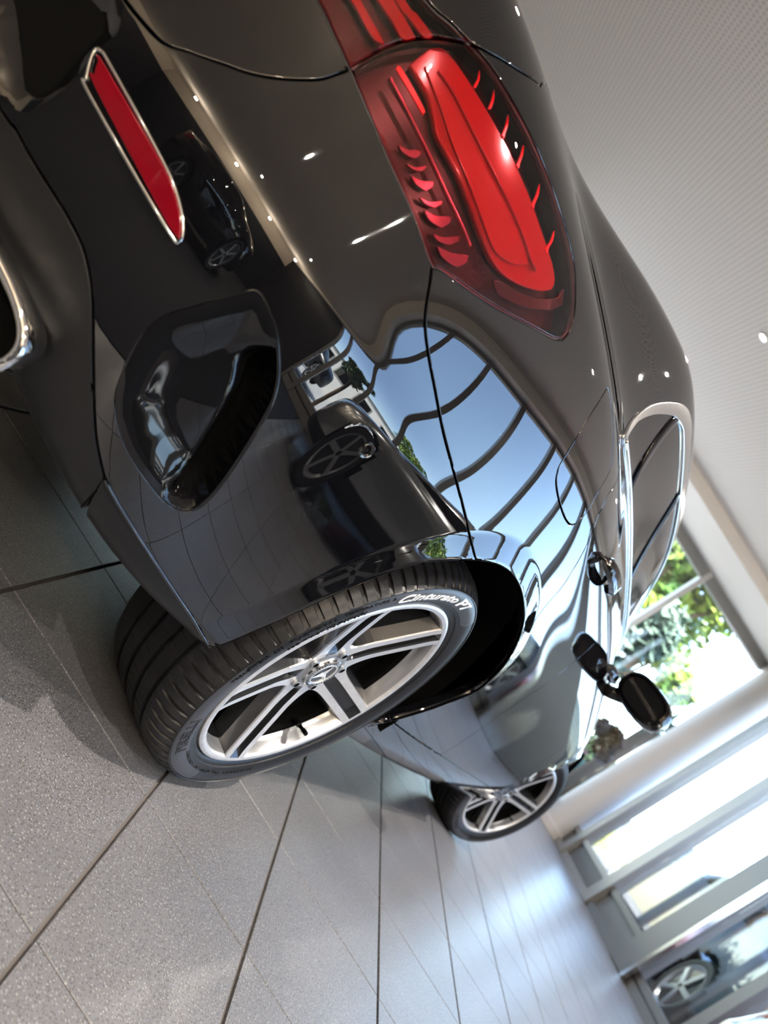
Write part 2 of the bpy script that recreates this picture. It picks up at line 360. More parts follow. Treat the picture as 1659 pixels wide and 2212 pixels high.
# ------------------------------------------------------------------ the car: control net
# control net: columns from rear centre round the right-hand corner to the front centre,
# rows from the bottom edge up over shoulder, glass and roof to the roof centre line
NET = [
 [(-0.9,0,0.325),(-0.97,0,0.345),(-1,0,0.38),(-1.033,0,0.43),(-1.043,0,0.535),(-1.045,0,0.625),(-1.042,0,0.654),(-1.023,0,0.685),(-0.99,0,0.78),(-0.985,0,0.9),(-1,0,1.02),(-0.97,0,1.06),(-0.75,0,1.065),(-0.48,0,1.09),(-0.05,0,1.25),(0.4,0,1.39),(0.9,0,1.44)],
 [(-0.89,-0.22,0.325),(-0.96,-0.22,0.345),(-0.99,-0.22,0.38),(-1.023,-0.224,0.43),(-1.033,-0.225,0.535),(-1.035,-0.225,0.625),(-1.032,-0.225,0.654),(-1.013,-0.223,0.685),(-0.98,-0.22,0.78),(-0.975,-0.21,0.9),(-0.985,-0.2,1.015),(-0.95,-0.2,1.055),(-0.73,-0.19,1.062),(-0.47,-0.18,1.088),(-0.04,-0.17,1.248),(0.4,-0.15,1.385),(0.9,0,1.44)],
 [(-0.85,-0.44,0.325),(-0.92,-0.45,0.345),(-0.95,-0.46,0.38),(-0.977,-0.468,0.43),(-0.986,-0.471,0.535),(-0.988,-0.472,0.625),(-0.985,-0.471,0.654),(-0.968,-0.464,0.685),(-0.935,-0.45,0.78),(-0.925,-0.43,0.9),(-0.93,-0.41,1.005),(-0.89,-0.4,1.045),(-0.7,-0.39,1.058),(-0.46,-0.37,1.086),(-0.03,-0.34,1.24),(0.38,-0.29,1.375),(0.9,0,1.44)],
 [(-0.765,-0.63,0.32),(-0.835,-0.66,0.335),(-0.867,-0.675,0.37),(-0.894,-0.69,0.43),(-0.901,-0.697,0.535),(-0.903,-0.698,0.625),(-0.901,-0.696,0.654),(-0.886,-0.683,0.685),(-0.86,-0.665,0.78),(-0.852,-0.645,0.89),(-0.845,-0.605,0.985),(-0.79,-0.56,1.04),(-0.64,-0.525,1.065),(-0.43,-0.5,1.1),(-0.02,-0.475,1.25),(0.36,-0.4,1.375),(0.9,0,1.44)],
 [(-0.65,-0.745,0.285),(-0.71,-0.797,0.29),(-0.735,-0.808,0.33),(-0.751,-0.817,0.43),(-0.756,-0.825,0.535),(-0.757,-0.827,0.625),(-0.756,-0.825,0.654),(-0.748,-0.812,0.685),(-0.718,-0.803,0.78),(-0.7,-0.775,0.885),(-0.685,-0.725,0.97),(-0.635,-0.645,1.025),(-0.53,-0.6,1.067),(-0.37,-0.58,1.12),(0,-0.565,1.26),(0.35,-0.46,1.365),(0.9,0,1.44)],
 [(-0.5,-0.8,0.262),(-0.51,-0.866,0.264),(-0.51,-0.876,0.3),(-0.51,-0.88,0.4),(-0.509,-0.882,0.535),(-0.51,-0.886,0.625),(-0.51,-0.885,0.654),(-0.509,-0.878,0.685),(-0.495,-0.868,0.78),(-0.48,-0.84,0.88),(-0.465,-0.797,0.97),(-0.42,-0.725,1.018),(-0.36,-0.655,1.055),(-0.24,-0.625,1.14),(0.05,-0.612,1.27),(0.37,-0.5,1.365),(0.9,0,1.44)],
 [(-0.25,-0.82,0.25),(-0.25,-0.888,0.255),(-0.25,-0.897,0.295),(-0.25,-0.9,0.4),(-0.25,-0.905,0.52),(-0.25,-0.911,0.6),(-0.25,-0.912,0.65),(-0.25,-0.908,0.7),(-0.24,-0.9,0.78),(-0.23,-0.88,0.885),(-0.22,-0.836,0.975),(-0.19,-0.785,1.012),(-0.14,-0.71,1.045),(-0.04,-0.662,1.15),(0.17,-0.645,1.295),(0.43,-0.535,1.387),(0.9,0,1.44)],
 [(0.05,-0.83,0.25),(0.05,-0.86,0.29),(0.05,-0.885,0.36),(0.05,-0.9,0.44),(0.05,-0.911,0.52),(0.05,-0.918,0.6),(0.05,-0.92,0.65),(0.05,-0.918,0.7),(0.05,-0.902,0.78),(0.05,-0.885,0.885),(0.06,-0.85,0.965),(0.07,-0.802,1.008),(0.1,-0.75,1.06),(0.17,-0.71,1.165),(0.31,-0.663,1.312),(0.53,-0.55,1.395),(0.9,0,1.44)],
 [(0.45,-0.83,0.2),(0.45,-0.865,0.25),(0.45,-0.885,0.33),(0.45,-0.904,0.43),(0.45,-0.908,0.52),(0.45,-0.912,0.6),(0.45,-0.915,0.65),(0.45,-0.915,0.7),(0.45,-0.893,0.78),(0.45,-0.876,0.878),(0.45,-0.842,0.957),(0.45,-0.803,1.004),(0.46,-0.76,1.065),(0.5,-0.72,1.185),(0.58,-0.67,1.335),(0.7,-0.55,1.41),(0.95,0,1.442)],
 [(1.05,-0.83,0.19),(1.05,-0.865,0.24),(1.05,-0.882,0.33),(1.05,-0.886,0.43),(1.05,-0.888,0.52),(1.05,-0.891,0.6),(1.05,-0.893,0.65),(1.05,-0.893,0.7),(1.05,-0.886,0.78),(1.05,-0.868,0.87),(1.05,-0.835,0.945),(1.05,-0.8,0.99),(1.05,-0.76,1.065),(1.05,-0.72,1.195),(1.04,-0.665,1.352),(1.04,-0.52,1.42),(1.05,0,1.444)],
 [(1.7,-0.83,0.19),(1.7,-0.865,0.24),(1.7,-0.885,0.33),(1.7,-0.888,0.43),(1.7,-0.89,0.52),(1.7,-0.892,0.6),(1.7,-0.893,0.65),(1.7,-0.892,0.7),(1.7,-0.884,0.78),(1.7,-0.864,0.87),(1.71,-0.83,0.94),(1.72,-0.795,0.98),(1.7,-0.755,1.045),(1.64,-0.71,1.165),(1.5,-0.65,1.32),(1.38,-0.49,1.4),(1.25,0,1.438)],
 [(2.3,-0.82,0.2),(2.3,-0.86,0.25),(2.3,-0.885,0.33),(2.3,-0.893,0.43),(2.3,-0.897,0.52),(2.3,-0.9,0.6),(2.3,-0.9,0.65),(2.3,-0.898,0.7),(2.3,-0.882,0.78),(2.28,-0.85,0.86),(2.26,-0.8,0.92),(2.24,-0.74,0.955),(2.15,-0.7,0.985),(2.02,-0.66,1.05),(1.8,-0.59,1.2),(1.6,-0.45,1.34),(1.35,0,1.43)],
 [(2.8,-0.82,0.2),(2.8,-0.86,0.25),(2.8,-0.89,0.33),(2.8,-0.902,0.43),(2.8,-0.908,0.52),(2.8,-0.91,0.6),(2.8,-0.908,0.65),(2.8,-0.9,0.7),(2.78,-0.875,0.77),(2.74,-0.83,0.83),(2.68,-0.76,0.875),(2.58,-0.68,0.905),(2.42,-0.6,0.94),(2.22,-0.54,1),(1.98,-0.47,1.13),(1.72,-0.36,1.3),(1.4,0,1.43)],
 [(3.35,-0.72,0.2),(3.38,-0.76,0.25),(3.4,-0.79,0.33),(3.4,-0.8,0.43),(3.38,-0.8,0.52),(3.36,-0.79,0.6),(3.33,-0.78,0.65),(3.28,-0.75,0.7),(3.2,-0.71,0.745),(3.1,-0.65,0.785),(2.95,-0.58,0.82),(2.8,-0.5,0.86),(2.55,-0.44,0.91),(2.3,-0.38,0.98),(2.05,-0.32,1.11),(1.76,-0.24,1.29),(1.4,0,1.43)],
 [(3.58,-0.35,0.2),(3.62,-0.37,0.25),(3.64,-0.38,0.33),(3.64,-0.385,0.43),(3.62,-0.385,0.52),(3.59,-0.38,0.6),(3.55,-0.37,0.65),(3.49,-0.36,0.7),(3.38,-0.34,0.745),(3.22,-0.31,0.79),(3.02,-0.28,0.83),(2.85,-0.24,0.87),(2.6,-0.21,0.92),(2.34,-0.18,0.985),(2.08,-0.15,1.11),(1.78,-0.11,1.29),(1.4,0,1.43)],
 [(3.64,0,0.2),(3.68,0,0.25),(3.7,0,0.33),(3.7,0,0.43),(3.68,0,0.52),(3.65,0,0.6),(3.61,0,0.65),(3.54,0,0.7),(3.42,0,0.745),(3.26,0,0.79),(3.05,0,0.83),(2.87,0,0.87),(2.62,0,0.92),(2.36,0,0.985),(2.1,0,1.11),(1.8,0,1.29),(1.4,0,1.43)],
]
def make_net():
    N = np.array(NET, float)                    # [col,row,3]
    M = np.array([1., -1., 1.])
    N = np.concatenate([N[1:2]*M, N, N[-2:-1]*M], 0)
    N = np.concatenate([2*N[:, :1]-N[:, 1:2], N, (N[:, -2:-1]*M)], 1)
    return N
PN = make_net()
NU, NV = len(NET)-1, len(NET[0])-1
def _basis(t):
    return np.stack([(1-t)**3, 3*t**3-6*t**2+4, -3*t**3+3*t**2+3*t+1, t**3], -1)/6
def _dbasis(t):
    return np.stack([-(1-t)**2, 3*t**2-4*t, -3*t**2+2*t+1, t**2], -1)/2
def S(u, v, du=0, dv=0):
    u = np.clip(np.asarray(u, float), 0, NU-1e-9); v = np.clip(np.asarray(v, float), 0, NV-1e-9)
    i = u.astype(int); j = v.astype(int)
    bu = (_dbasis if du else _basis)(u-i); bv = (_dbasis if dv else _basis)(v-j)
    out = 0
    for a in range(4):
        for b in range(4):
            out = out + (bu[..., a]*bv[..., b])[..., None]*PN[i+a, j+b]
    return out
def normal(u, v):
    n = np.cross(S(u, v, du=1), S(u, v, dv=1))
    return n/(np.linalg.norm(n, axis=-1, keepdims=True)+1e-12)

# outlines on the body surface, in (u, v)
TR = {
 'lamp': [(2.594,8.216),(2.76,8.175),(2.957,8.128),(3.188,8.067),(3.475,8.004),(3.732,7.974),(4.003,7.906),(4.062,7.977),(4.276,8.215),(4.473,8.459),(4.696,8.778),(4.907,9.081),(4.981,9.24),(4.986,9.409),(4.912,9.611),(4.767,9.815),(4.648,9.921),(4.42,9.945),(4.107,9.903),(3.817,9.79),(3.564,9.66),(3.388,9.557),(3.231,9.426),(3.082,9.308),(2.911,9.17)],
 'lampsplit': [(2.957,8.128),(2.947,8.28),(2.959,8.532),(2.998,8.777),(3.069,9.031),(3.153,9.244),(3.234,9.421)],
 'trunkside': [(3.234,9.421),(3.382,9.715),(3.541,10.075),(3.682,10.571)],
 'seam': [(4.003,7.906),(4.088,7.782),(4.204,7.593),(4.307,7.469),(4.462,7.345),(4.669,7.205),(4.952,6.997),(5.275,6.789),(5.765,6.447),(6.09,6.157)],
 'flap': [(5.743,10.094),(5.729,9.807),(5.741,9.282),(5.853,8.678),(5.926,8.526),(6.042,8.455),(6.259,8.442),(6.49,8.481),(6.65,8.568),(6.712,8.701),(6.701,8.956),(6.602,9.378),(6.57,9.766),(6.454,9.962),(6.251,10.102),(6.043,10.175),(5.83,10.168)],
 'door': [(6.879,11.184),(6.878,10.212),(6.823,9.694),(6.918,9.304),(7.137,8.942),(7.324,8.49),(7.434,8.105),(7.49,7.532),(7.677,6.216),(7.811,4.15),(7.806,3.331),(7.817,2.553),(7.842,1.922)],
 'arch': [(5.459,1.671),(5.486,2.261),(5.529,2.747),(5.584,3.358),(5.651,3.976),(5.772,4.739),(5.902,5.368),(6.09,6.157),(6.269,6.636),(6.474,6.913),(6.731,7.04),(6.998,7.011),(7.299,6.798),(7.555,6.3),(7.795,5.512),(7.944,4.779),(8.025,4.079),(7.946,3.193),(7.876,2.402),(7.821,1.781)],
 'trunk': [(2.241,5.458),(2.342,5.514),(2.461,5.642),(2.522,5.865),(2.575,6.273),(2.668,6.772),(2.777,7.162),(2.864,7.505),(2.927,7.793),(2.947,7.99),(2.957,8.128)],
 'trim': [(2.33,3.433),(2.436,3.458),(2.565,3.443),(2.721,3.442),(2.854,3.444),(3.005,3.418),(3.11,3.356),(3.227,3.236),(3.363,3.04),(3.546,2.746),(3.789,2.361),(3.933,2.183),(4.043,2.072)],
 'vent': [(3.749,2.755),(3.913,2.603),(4.051,2.565),(4.208,2.57),(4.35,2.602),(4.454,2.718),(4.48,2.929),(4.43,3.217),(4.341,3.568),(4.248,3.903),(4.164,4.172),(4.05,4.393),(3.891,4.601),(3.772,4.673),(3.656,4.691),(3.614,4.393),(3.563,4.027),(3.52,3.645),(3.56,3.339),(3.649,3.004)],
 'reflector': [(2.362,4.606),(2.385,4.651),(2.44,4.655),(2.92,4.572),(3.072,4.506),(3.181,4.412),(3.251,4.303),(3.263,4.236),(3.239,4.213),(3.022,4.225),(2.49,4.283),(2.445,4.338),(2.388,4.49)],
 'reflector_red': [(2.42,4.562),(2.435,4.585),(2.95,4.533),(3.1,4.46),(3.196,4.363),(3.244,4.28),(3.234,4.257),(3.097,4.265),(2.497,4.382),(2.459,4.44)],
 'winout': [(6.782,11.549),(6.799,11.805),(6.779,12.139),(6.775,12.459),(6.775,12.794),(6.834,13.139),(6.947,13.477),(7.114,13.708),(7.334,13.815)],
 'winin': [(6.862,11.753),(6.855,12.094),(6.844,12.329),(6.884,12.675),(6.95,12.963),(7.071,13.263),(7.2,13.431),(7.399,13.555),(7.592,13.578),(7.962,13.576)],
 'wintop': [(7.55,13.859),(7.907,13.817),(8.501,13.791),(9.113,13.865),(9.8,13.933),(9.813,13.373)],
 'wintopin': [(7.974,13.6),(8.441,13.559),(8.858,13.52),(9.477,13.578)],
 'divA': [(7.197,13.412),(7.594,11.536)],
 'divB': [(8.454,13.545),(8.865,11.885)],
 'belt': [(6.793,11.298),(7.236,11.388),(7.641,11.495),(8.232,11.632),(8.864,11.78)],
 'blade': [(3.094,8.777),(3.201,8.795),(3.291,8.795),(3.388,8.748),(3.463,8.7),(3.556,8.706),(3.714,8.73),(3.853,8.727),(3.98,8.714),(4.112,8.705),(4.229,8.718),(4.34,8.78),(4.456,8.924),(4.559,9.104),(4.644,9.287),(4.703,9.478),(4.683,9.588),(4.591,9.647),(4.482,9.641),(4.324,9.627),(4.144,9.605),(3.991,9.566),(3.825,9.514),(3.657,9.443),(3.503,9.376),(3.36,9.311),(3.229,9.247),(3.138,9.173),(3.095,9.045)],
 'sheet': [(3.15,8.884),(3.38,8.838),(3.565,8.788),(3.812,8.774),(4.065,8.752),(4.207,8.771),(4.331,8.93),(4.42,9.154),(4.348,9.189),(4.081,9.164),(3.849,9.1),(3.606,9.053),(3.375,9.025),(3.21,8.995)],
 'ridge': [(3.21,8.986),(3.359,9.035),(3.588,9.062),(3.829,9.108),(4.059,9.17),(4.24,9.204),(4.392,9.205),(4.487,9.235)],
 'tooth0': [(3.412,9.341),(3.422,9.361),(3.416,9.401),(3.404,9.463),(3.37,9.523),(3.398,9.439),(3.406,9.376)],
 'tooth1': [(3.559,9.424),(3.569,9.447),(3.564,9.489),(3.545,9.568),(3.505,9.643),(3.539,9.541),(3.553,9.462)],
 'tooth2': [(3.726,9.48),(3.748,9.489),(3.732,9.551),(3.71,9.654),(3.665,9.755),(3.703,9.625),(3.721,9.52)],
 'tooth3': [(3.922,9.545),(3.945,9.556),(3.929,9.623),(3.908,9.746),(3.864,9.869),(3.9,9.712),(3.917,9.589)],
 'tooth4': [(4.173,9.576),(4.198,9.59),(4.182,9.66),(4.166,9.798),(4.127,9.938),(4.157,9.76),(4.169,9.622)],
 'tooth5': [(4.461,9.573),(4.489,9.589),(4.471,9.661),(4.465,9.798),(4.434,9.936),(4.455,9.758),(4.456,9.62)],
 'bar': [(3.063,8.598),(3.078,8.649),(3.311,8.666),(3.326,8.637),(3.318,8.626)],
 'rib': [(3.081,8.488),(3.272,8.486),(3.498,8.483),(3.748,8.473),(3.952,8.481),(4.07,8.477)],
 'fin0': [(3.392,8.269),(3.438,8.332),(3.461,8.397),(3.487,8.475),(3.499,8.434),(3.489,8.352),(3.436,8.283)],
 'fin1': [(3.497,8.251),(3.536,8.308),(3.551,8.366),(3.568,8.437),(3.573,8.404),(3.567,8.343),(3.531,8.279)],
 'fin2': [(3.565,8.24),(3.612,8.302),(3.637,8.364),(3.663,8.44),(3.68,8.393),(3.675,8.31),(3.617,8.248)],
 'fin3': [(3.693,8.216),(3.736,8.281),(3.756,8.347),(3.778,8.426),(3.787,8.388),(3.78,8.311),(3.734,8.239)],
 'fin4': [(3.767,8.202),(3.821,8.281),(3.851,8.361),(3.883,8.455),(3.905,8.403),(3.898,8.29),(3.827,8.205)],
 'fin5': [(3.902,8.166),(3.951,8.254),(3.976,8.343),(4.003,8.447),(4.015,8.405),(4.003,8.292),(3.948,8.187)],
 'fin6': [(3.979,8.154),(4.044,8.248),(4.086,8.342),(4.13,8.453),(4.155,8.397),(4.135,8.26),(4.045,8.156)],
 'lower': [(4.339,8.596),(4.374,8.68),(4.514,8.87),(4.67,9.169),(4.78,9.5),(4.78,9.716),(4.848,9.569),(4.785,9.289),(4.617,8.89),(4.458,8.636),(4.387,8.584)],
 'tk0': [(2.642,8.57),(2.745,8.563),(2.861,8.565),(2.911,8.627),(2.769,8.631),(2.666,8.637)],
 'tk1': [(2.727,8.808),(2.836,8.823),(2.954,8.832),(2.989,8.951),(2.867,8.943),(2.771,8.933)],
 'tk2': [(2.784,8.969),(2.887,9.0),(3.023,9.05),(3.048,9.138),(2.906,9.088),(2.811,9.044)],
 'trimline': [(4.043,2.072),(4.235,2.033),(4.44,1.989),(4.666,1.925),(4.917,1.818),(5.166,1.66),(5.474,1.311)],
 'plate': [(2.27,3.52),(2.327,3.527),(2.413,3.636),(2.438,3.937),(2.411,4.261),(2.366,4.617),(2.351,4.961),(2.288,5.215),(2.252,5.37)],
 'sensor': [(4.725,4.841)],
 'handle': [(7.804,9.45)],
 'exhaust': [(3.316,1.994)],
}

# ------------------------------------------------------------------ the car: body surface
SU, SV = .25, .07                                   # metres per unit of u and v, for even triangles
def metric(p): return np.array(p, float)*np.array([SU, SV])
def smooth_line(P, closed=False, corner=48, sub=5):
    """Catmull-Rom through the points; sharp corners stay sharp"""
    P = [np.array(p, float) for p in P]; n = len(P)
    def isc(i):
        if not closed and i in (0, n-1): return True
        a = (P[i]-P[i-1])*(SU, SV); b = (P[(i+1) % n]-P[i])*(SU, SV)
        c = a@b/(np.linalg.norm(a)*np.linalg.norm(b)+1e-12)
        return math.degrees(math.acos(max(-1, min(1, c)))) > corner
    C = [isc(i) for i in range(n)]; out = []
    for i in range(n if closed else n-1):
        p1, p2 = P[i], P[(i+1) % n]
        p0 = p1*2-p2 if C[i] else P[i-1]
        p3 = p2*2-p1 if C[(i+1) % n] else P[(i+2) % n]
        for k in range(sub):
            t = k/sub
            out.append(.5*((2*p1)+(-p0+p2)*t+(2*p0-5*p1+4*p2-p3)*t*t+(-p0+3*p1-3*p2+p3)*t**3))
    if not closed: out.append(P[-1])
    return [tuple(p) for p in out]
def in_poly(pts, poly):
    pts = np.asarray(pts, float); x, y = pts[:, 0], pts[:, 1]; r = np.zeros(len(pts), bool)
    P = np.asarray(poly, float); Q = np.roll(P, -1, 0)
    for (x1, y1), (x2, y2) in zip(P, Q):
        if y1 == y2: continue
        c = ((y1 > y) != (y2 > y)) & (x < (x2-x1)*(y-y1)/(y2-y1)+x1); r ^= c
    return r
ARCH_R = smooth_line(TR['arch'], False, 80)
AXZ = S(np.array([p[0] for p in ARCH_R]), np.array([p[1] for p in ARCH_R]))
fa = [(2.729+.378*math.cos(a), .33+.378*math.sin(a)) for a in np.linspace(-.25, math.pi+.25, 40)]
AFX = np.array([(x, 0, z) for x, z in fa])
def _dist(p, L):
    a = L[:-1][:, [0, 2]]; b = L[1:][:, [0, 2]]; q = p[..., None, [0, 2]]; ab = b-a
    t = np.clip(((q-a)*ab).sum(-1)/(ab**2).sum(-1), 0, 1)
    return np.sqrt((((a+t[..., None]*ab)-q)**2).sum(-1)).min(-1)
def S3(u, v):
    p = S(u, v); shp = p.shape[:-1]; q = p.reshape(-1, 3).copy()
    for L, cx in ((AXZ, 0), (AFX, 2.729)):
        m = (abs(q[:, 0]-cx-.05) < .62) & (q[:, 2] < .86) & (q[:, 1] < -.7)
        if m.any():
            d = _dist(q[m], L); w = .052; e = .010
            t = np.clip((w-d)/w, -1, 1)*w
            ramp = np.where(t > e, t-e/2, np.where(t > 0, t*t/(2*e), 0))
            q[m, 1] -= ramp*.24
    return q.reshape(shp+(3,))
def N3(u, v, h=.004):
    u = np.asarray(u, float); v = np.asarray(v, float)
    n = np.cross(S3(u+h, v)-S3(u-h, v), S3(u, v+h)-S3(u, v-h)) if True else 0
    lo = u < h; 
    n = n/(np.linalg.norm(n, axis=-1, keepdims=True)+1e-12)
    return n
def cdt(polylines, pts):
    P = []; Ed = []
    for L, closed in polylines:
        k = len(P); P += [Vector(metric(p)) for p in L]; n = len(L)
        Ed += [(k+i, k+i+1) for i in range(n-1)] + ([(k+n-1, k)] if closed else [])
    P += [Vector(metric(p)) for p in pts]
    r = delaunay_2d_cdt(P, Ed, [], 0, 1e-6)
    V = np.array([(p[0]/SU, p[1]/SV) for p in r[0]]); F = np.array([f for f in r[2] if len(f) == 3])
    return V, F
MIR = np.array([1., -1., 1.])
def panel(name, uv, F, mat, parent, off=0., gap=.0016, depth=.013, both=False, keep_edge=None, mirror=False, shade=True, roundr=.0014, flush=None):
    """one sheet of bodywork with rolled-in edges; edges on the centre line stay open and meet the mirrored half"""
    used = np.unique(F); idx = -np.ones(len(uv), int); idx[used] = np.arange(len(used)); F = idx[F]; uv = uv[used]
    P = S3(uv[:, 0], uv[:, 1]); N = N3(uv[:, 0], uv[:, 1])
    cl = (uv[:, 0] < 1e-6) | (uv[:, 1] > NV-1e-6) | (uv[:, 0] > NU-1e-6)
    P[cl, 1] = 0; N[cl, 1] = 0
    N /= np.linalg.norm(N, axis=1, keepdims=True)+1e-12
    P = P+N*off
    # orient
    a, b, c = P[F[:, 0]], P[F[:, 1]], P[F[:, 2]]
    fl = (np.cross(b-a, c-a)*N[F[:, 0]]).sum(1) < 0
    F[fl] = F[fl][:, ::-1]
    E = {}
    for t in F:
        for i in range(3): E[(t[i], t[(i+1) % 3])] = 1
    bd = [(i, j) for (i, j) in E if (j, i) not in E and not (cl[i] and cl[j])]
    if flush is not None:                           # edges that run on without a gap
        A_ = metric(flush); B_ = np.roll(A_, -1, 0); ab = B_-A_; bi = sorted(set(i for e in bd for i in e)); q = metric(uv[bi])[:, None]
        t = np.clip(((q-A_)*ab).sum(-1)/((ab**2).sum(-1)+1e-15), 0, 1); dd = np.sqrt((((A_+t[..., None]*ab)-q)**2).sum(-1)).min(1)
        fs = set(i for i, d in zip(bi, dd) if d < 2e-4); bd = [(i, j) for i, j in bd if not (i in fs and j in fs)]
    out = np.zeros_like(P)
    for i, j in bd:
        d = np.cross(P[j]-P[i], N[i]); l = np.linalg.norm(d)
        if l > 1e-9: out[i] += d/l; out[j] += d/l
    bv = sorted(set([i for e in bd for i in e])); 
    ln = np.linalg.norm(out, axis=1, keepdims=True); out = np.where(ln > 1e-9, out/np.maximum(ln, 1e-9), 0)
    nb = {}
    for i, j in bd: nb.setdefault(i, []).append(j); nb.setdefault(j, []).append(i)
    for _ in range(4):
        o2 = out.copy()
        for i in bv:
            m = sum(out[j] for j in nb[i])
            l = np.linalg.norm(m)
            if l > 1e-9 and (m/l)@out[i] > .8:
                w = out[i]+m/l; w = w-N[i]*(w@N[i]); o2[i] = w/np.linalg.norm(w)
        out = o2
    P2 = P-out*gap
    n0 = len(P); r1 = {i: n0+k for k, i in enumerate(bv)}; r2 = {i: n0+len(bv)+k for k, i in enumerate(bv)}; 
    B = np.array(bv, int)
    V = np.concatenate([P2-out*roundr*(np.arange(n0)[:, None] >= 0)*0, P2[B]-N[B]*roundr+out[B]*roundr*.6, P2[B]-N[B]*depth+out[B]*roundr*.6])
    W = N[B]*.35+out[B]*.94; W2 = out[B]
    NN = np.concatenate([N, W/np.linalg.norm(W, axis=1, keepdims=True), W2])
    FF = [tuple(t) for t in F]+[(i, r1[i], r1[j], j) for i, j in bd]+[(r1[i], r2[i], r2[j], r1[j]) for i, j in bd]
    def mk(nm, V, NN, FF):
        me = mesh_from(nm, V, FF, True); me.normals_split_custom_set_from_vertices([tuple(n) for n in NN]); return new_obj(nm, me, parent, mat)
    if both:
        k = len(V); FF2 = FF+[tuple(i+k for i in f)[::-1] for f in FF]
        return mk(name, np.concatenate([V, V*MIR]), np.concatenate([NN, NN*MIR]), FF2)
    o = mk(name, V, NN, FF)
    if mirror: mk(name, V*MIR, NN*MIR, [f[::-1] for f in FF])
    return o
def patch(name, poly, mat, parent, off=0., depth=.006, step=(.06, .12), gap=0., closed_smooth=True, roundr=.0012, corner=48, both=False, mirror=False):
    L = smooth_line(poly, True, corner) if closed_smooth else list(poly)
    A = np.array(L); lo, hi = A.min(0), A.max(0)
    g = [(u, v) for u in np.arange(lo[0], hi[0], step[0]) for v in np.arange(lo[1], hi[1], step[1])]
    if g:
        k = in_poly(g, L); g = [p for p, q in zip(g, k) if q]
    uv, F = cdt([(L, True)], g)
    k = in_poly(uv[F].mean(1), L)
    return panel(name, uv, F[k], mat, parent, off=off, gap=gap, depth=depth, roundr=roundr, both=both, mirror=mirror)
def on(u, v, off=0.):
    p = S3(np.array([u]), np.array([v]))[0]+N3(np.array([u]), np.array([v]))[0]*off
    return Vector(p)
def strip(name, L, width, mat, parent, off=.002, thick=.004, prof='round', mirror=False, widths=None):
    """raised moulding that follows a line on the body"""
    A = np.array(L); P = S3(A[:, 0], A[:, 1]); N = N3(A[:, 0], A[:, 1]); n = len(P)
    T = np.gradient(P, axis=0); T /= np.linalg.norm(T, axis=1, keepdims=True); B = np.cross(N, T)
    wd = np.array(widths if widths is not None else [width]*n)[:, None]/2
    cs = [(-1, -.6), (-.96, .3), (-.6, .85), (0, 1), (.6, .85), (.96, .3), (1, -.6)]
    V = np.concatenate([(P+N*off+B*wd*a+N*thick*b)[:, None] for a, b in cs], 1).reshape(-1, 3); k = len(cs)
    F = [(i*k+j, i*k+j+1, (i+1)*k+j+1, (i+1)*k+j) for i in range(n-1) for j in range(k-1)]
    F += [tuple(range(k)), tuple((n-1)*k+j for j in range(k))[::-1]]
    o = new_obj(name, mesh_from(name, V, F, True), parent, mat)
    if mirror: new_obj(name, mesh_from(name, V*MIR, [f[::-1] for f in F], True), parent, mat)
    return o

# ------------------------------------------------------------------ the car: panels
car = empty('car'); tag(car, 'shiny black sedan with five-spoke wheels seen from its rear corner', 'car')
lamp_in = TR['lamp']
LAMP = smooth_line([(1.25, 8.95), (1.22, 8.6), (1.6, 8.3), (2.1, 8.24)]+lamp_in+[(2.5, 9.06), (2.0, 9.02), (1.55, 9.0)], True, 40)
SPLIT = smooth_line([(2.94, 8.02)]+TR['lampsplit'][1:-1]+[(3.26, 9.52)])
TRUNK = smooth_line([(0, 5.35), (.8, 5.35), (1.6, 5.36), (2.05, 5.4)]+TR['trunk'])
TSIDE = smooth_line([(3.235, 9.44)]+TR['trunkside'][1:]+[(3.62, 11.6), (3.66, 12.4), (3.5, 13.0), (2.9, 13.15), (1.5, 13.2), (0, 13.2)])
SEAM = smooth_line([lamp_in[6]]+TR['seam'][1:])
DOORR = smooth_line([(6.85, 11.62)]+TR['door'], sub=4)
TRIM = smooth_line([(0, 3.6), (1.0, 3.55), (1.7, 3.45)]+TR['trim'])
LIPL = smooth_line([TRIM[-1]]+TR['trimline'][1:])
FLAP = smooth_line(TR['flap'], True, 60)
VENT = smooth_line(TR['vent'], True, 170)
PLATE = smooth_line([(0, 3.95), (1.2, 3.95), (1.8, 3.95)]+TR['plate']+[(2.0, 5.25), (1.6, 5.27), (.8, 5.27), (0, 5.27)], True, 75)
PLATE = [(max(0, p[0]), p[1]) for p in PLATE]
REFL = smooth_line(TR['reflector'], True, 170)
ARCHF_ = [(u, v) for u, v in []]
# front arch in surface coordinates
def find_uv(x, z, u0, v0):
    u, v = u0, v0
    for _ in range(30):
        p = S(np.array([u]), np.array([v]))[0]; a = S(np.array([u+1e-3]), np.array([v]))[0]; b = S(np.array([u]), np.array([v+1e-3]))[0]
        J = np.array([[a[0]-p[0], b[0]-p[0]], [a[2]-p[2], b[2]-p[2]]])/1e-3
        s = np.linalg.lstsq(J, np.array([x-p[0], z-p[2]]), rcond=None)[0]; s = np.clip(s, -.5, .5)
        u = min(max(u+s[0], 10), 13.5); v = min(max(v+s[1], 0), 9.5)
    return (u, v)
ARCHF = []; g0 = (12.4, 1.0)
for x, z in fa[1:-1]:
    g0 = find_uv(x, max(z, .27), *g0); ARCHF.append(g0)
WTOP = [(7.55, 13.85), (7.9, 13.82), (8.5, 13.80), (9.1, 13.84), (9.7, 13.85), (10.2, 13.7), (10.55, 13.2), (10.8, 12.5), (10.9, 12.05)]
BELT = [(10.2, 11.75), (9.5, 11.72), (8.9, 11.70), (8.26, 11.66), (7.71, 11.60), (7.30, 11.54), (7.0, 11.50)]
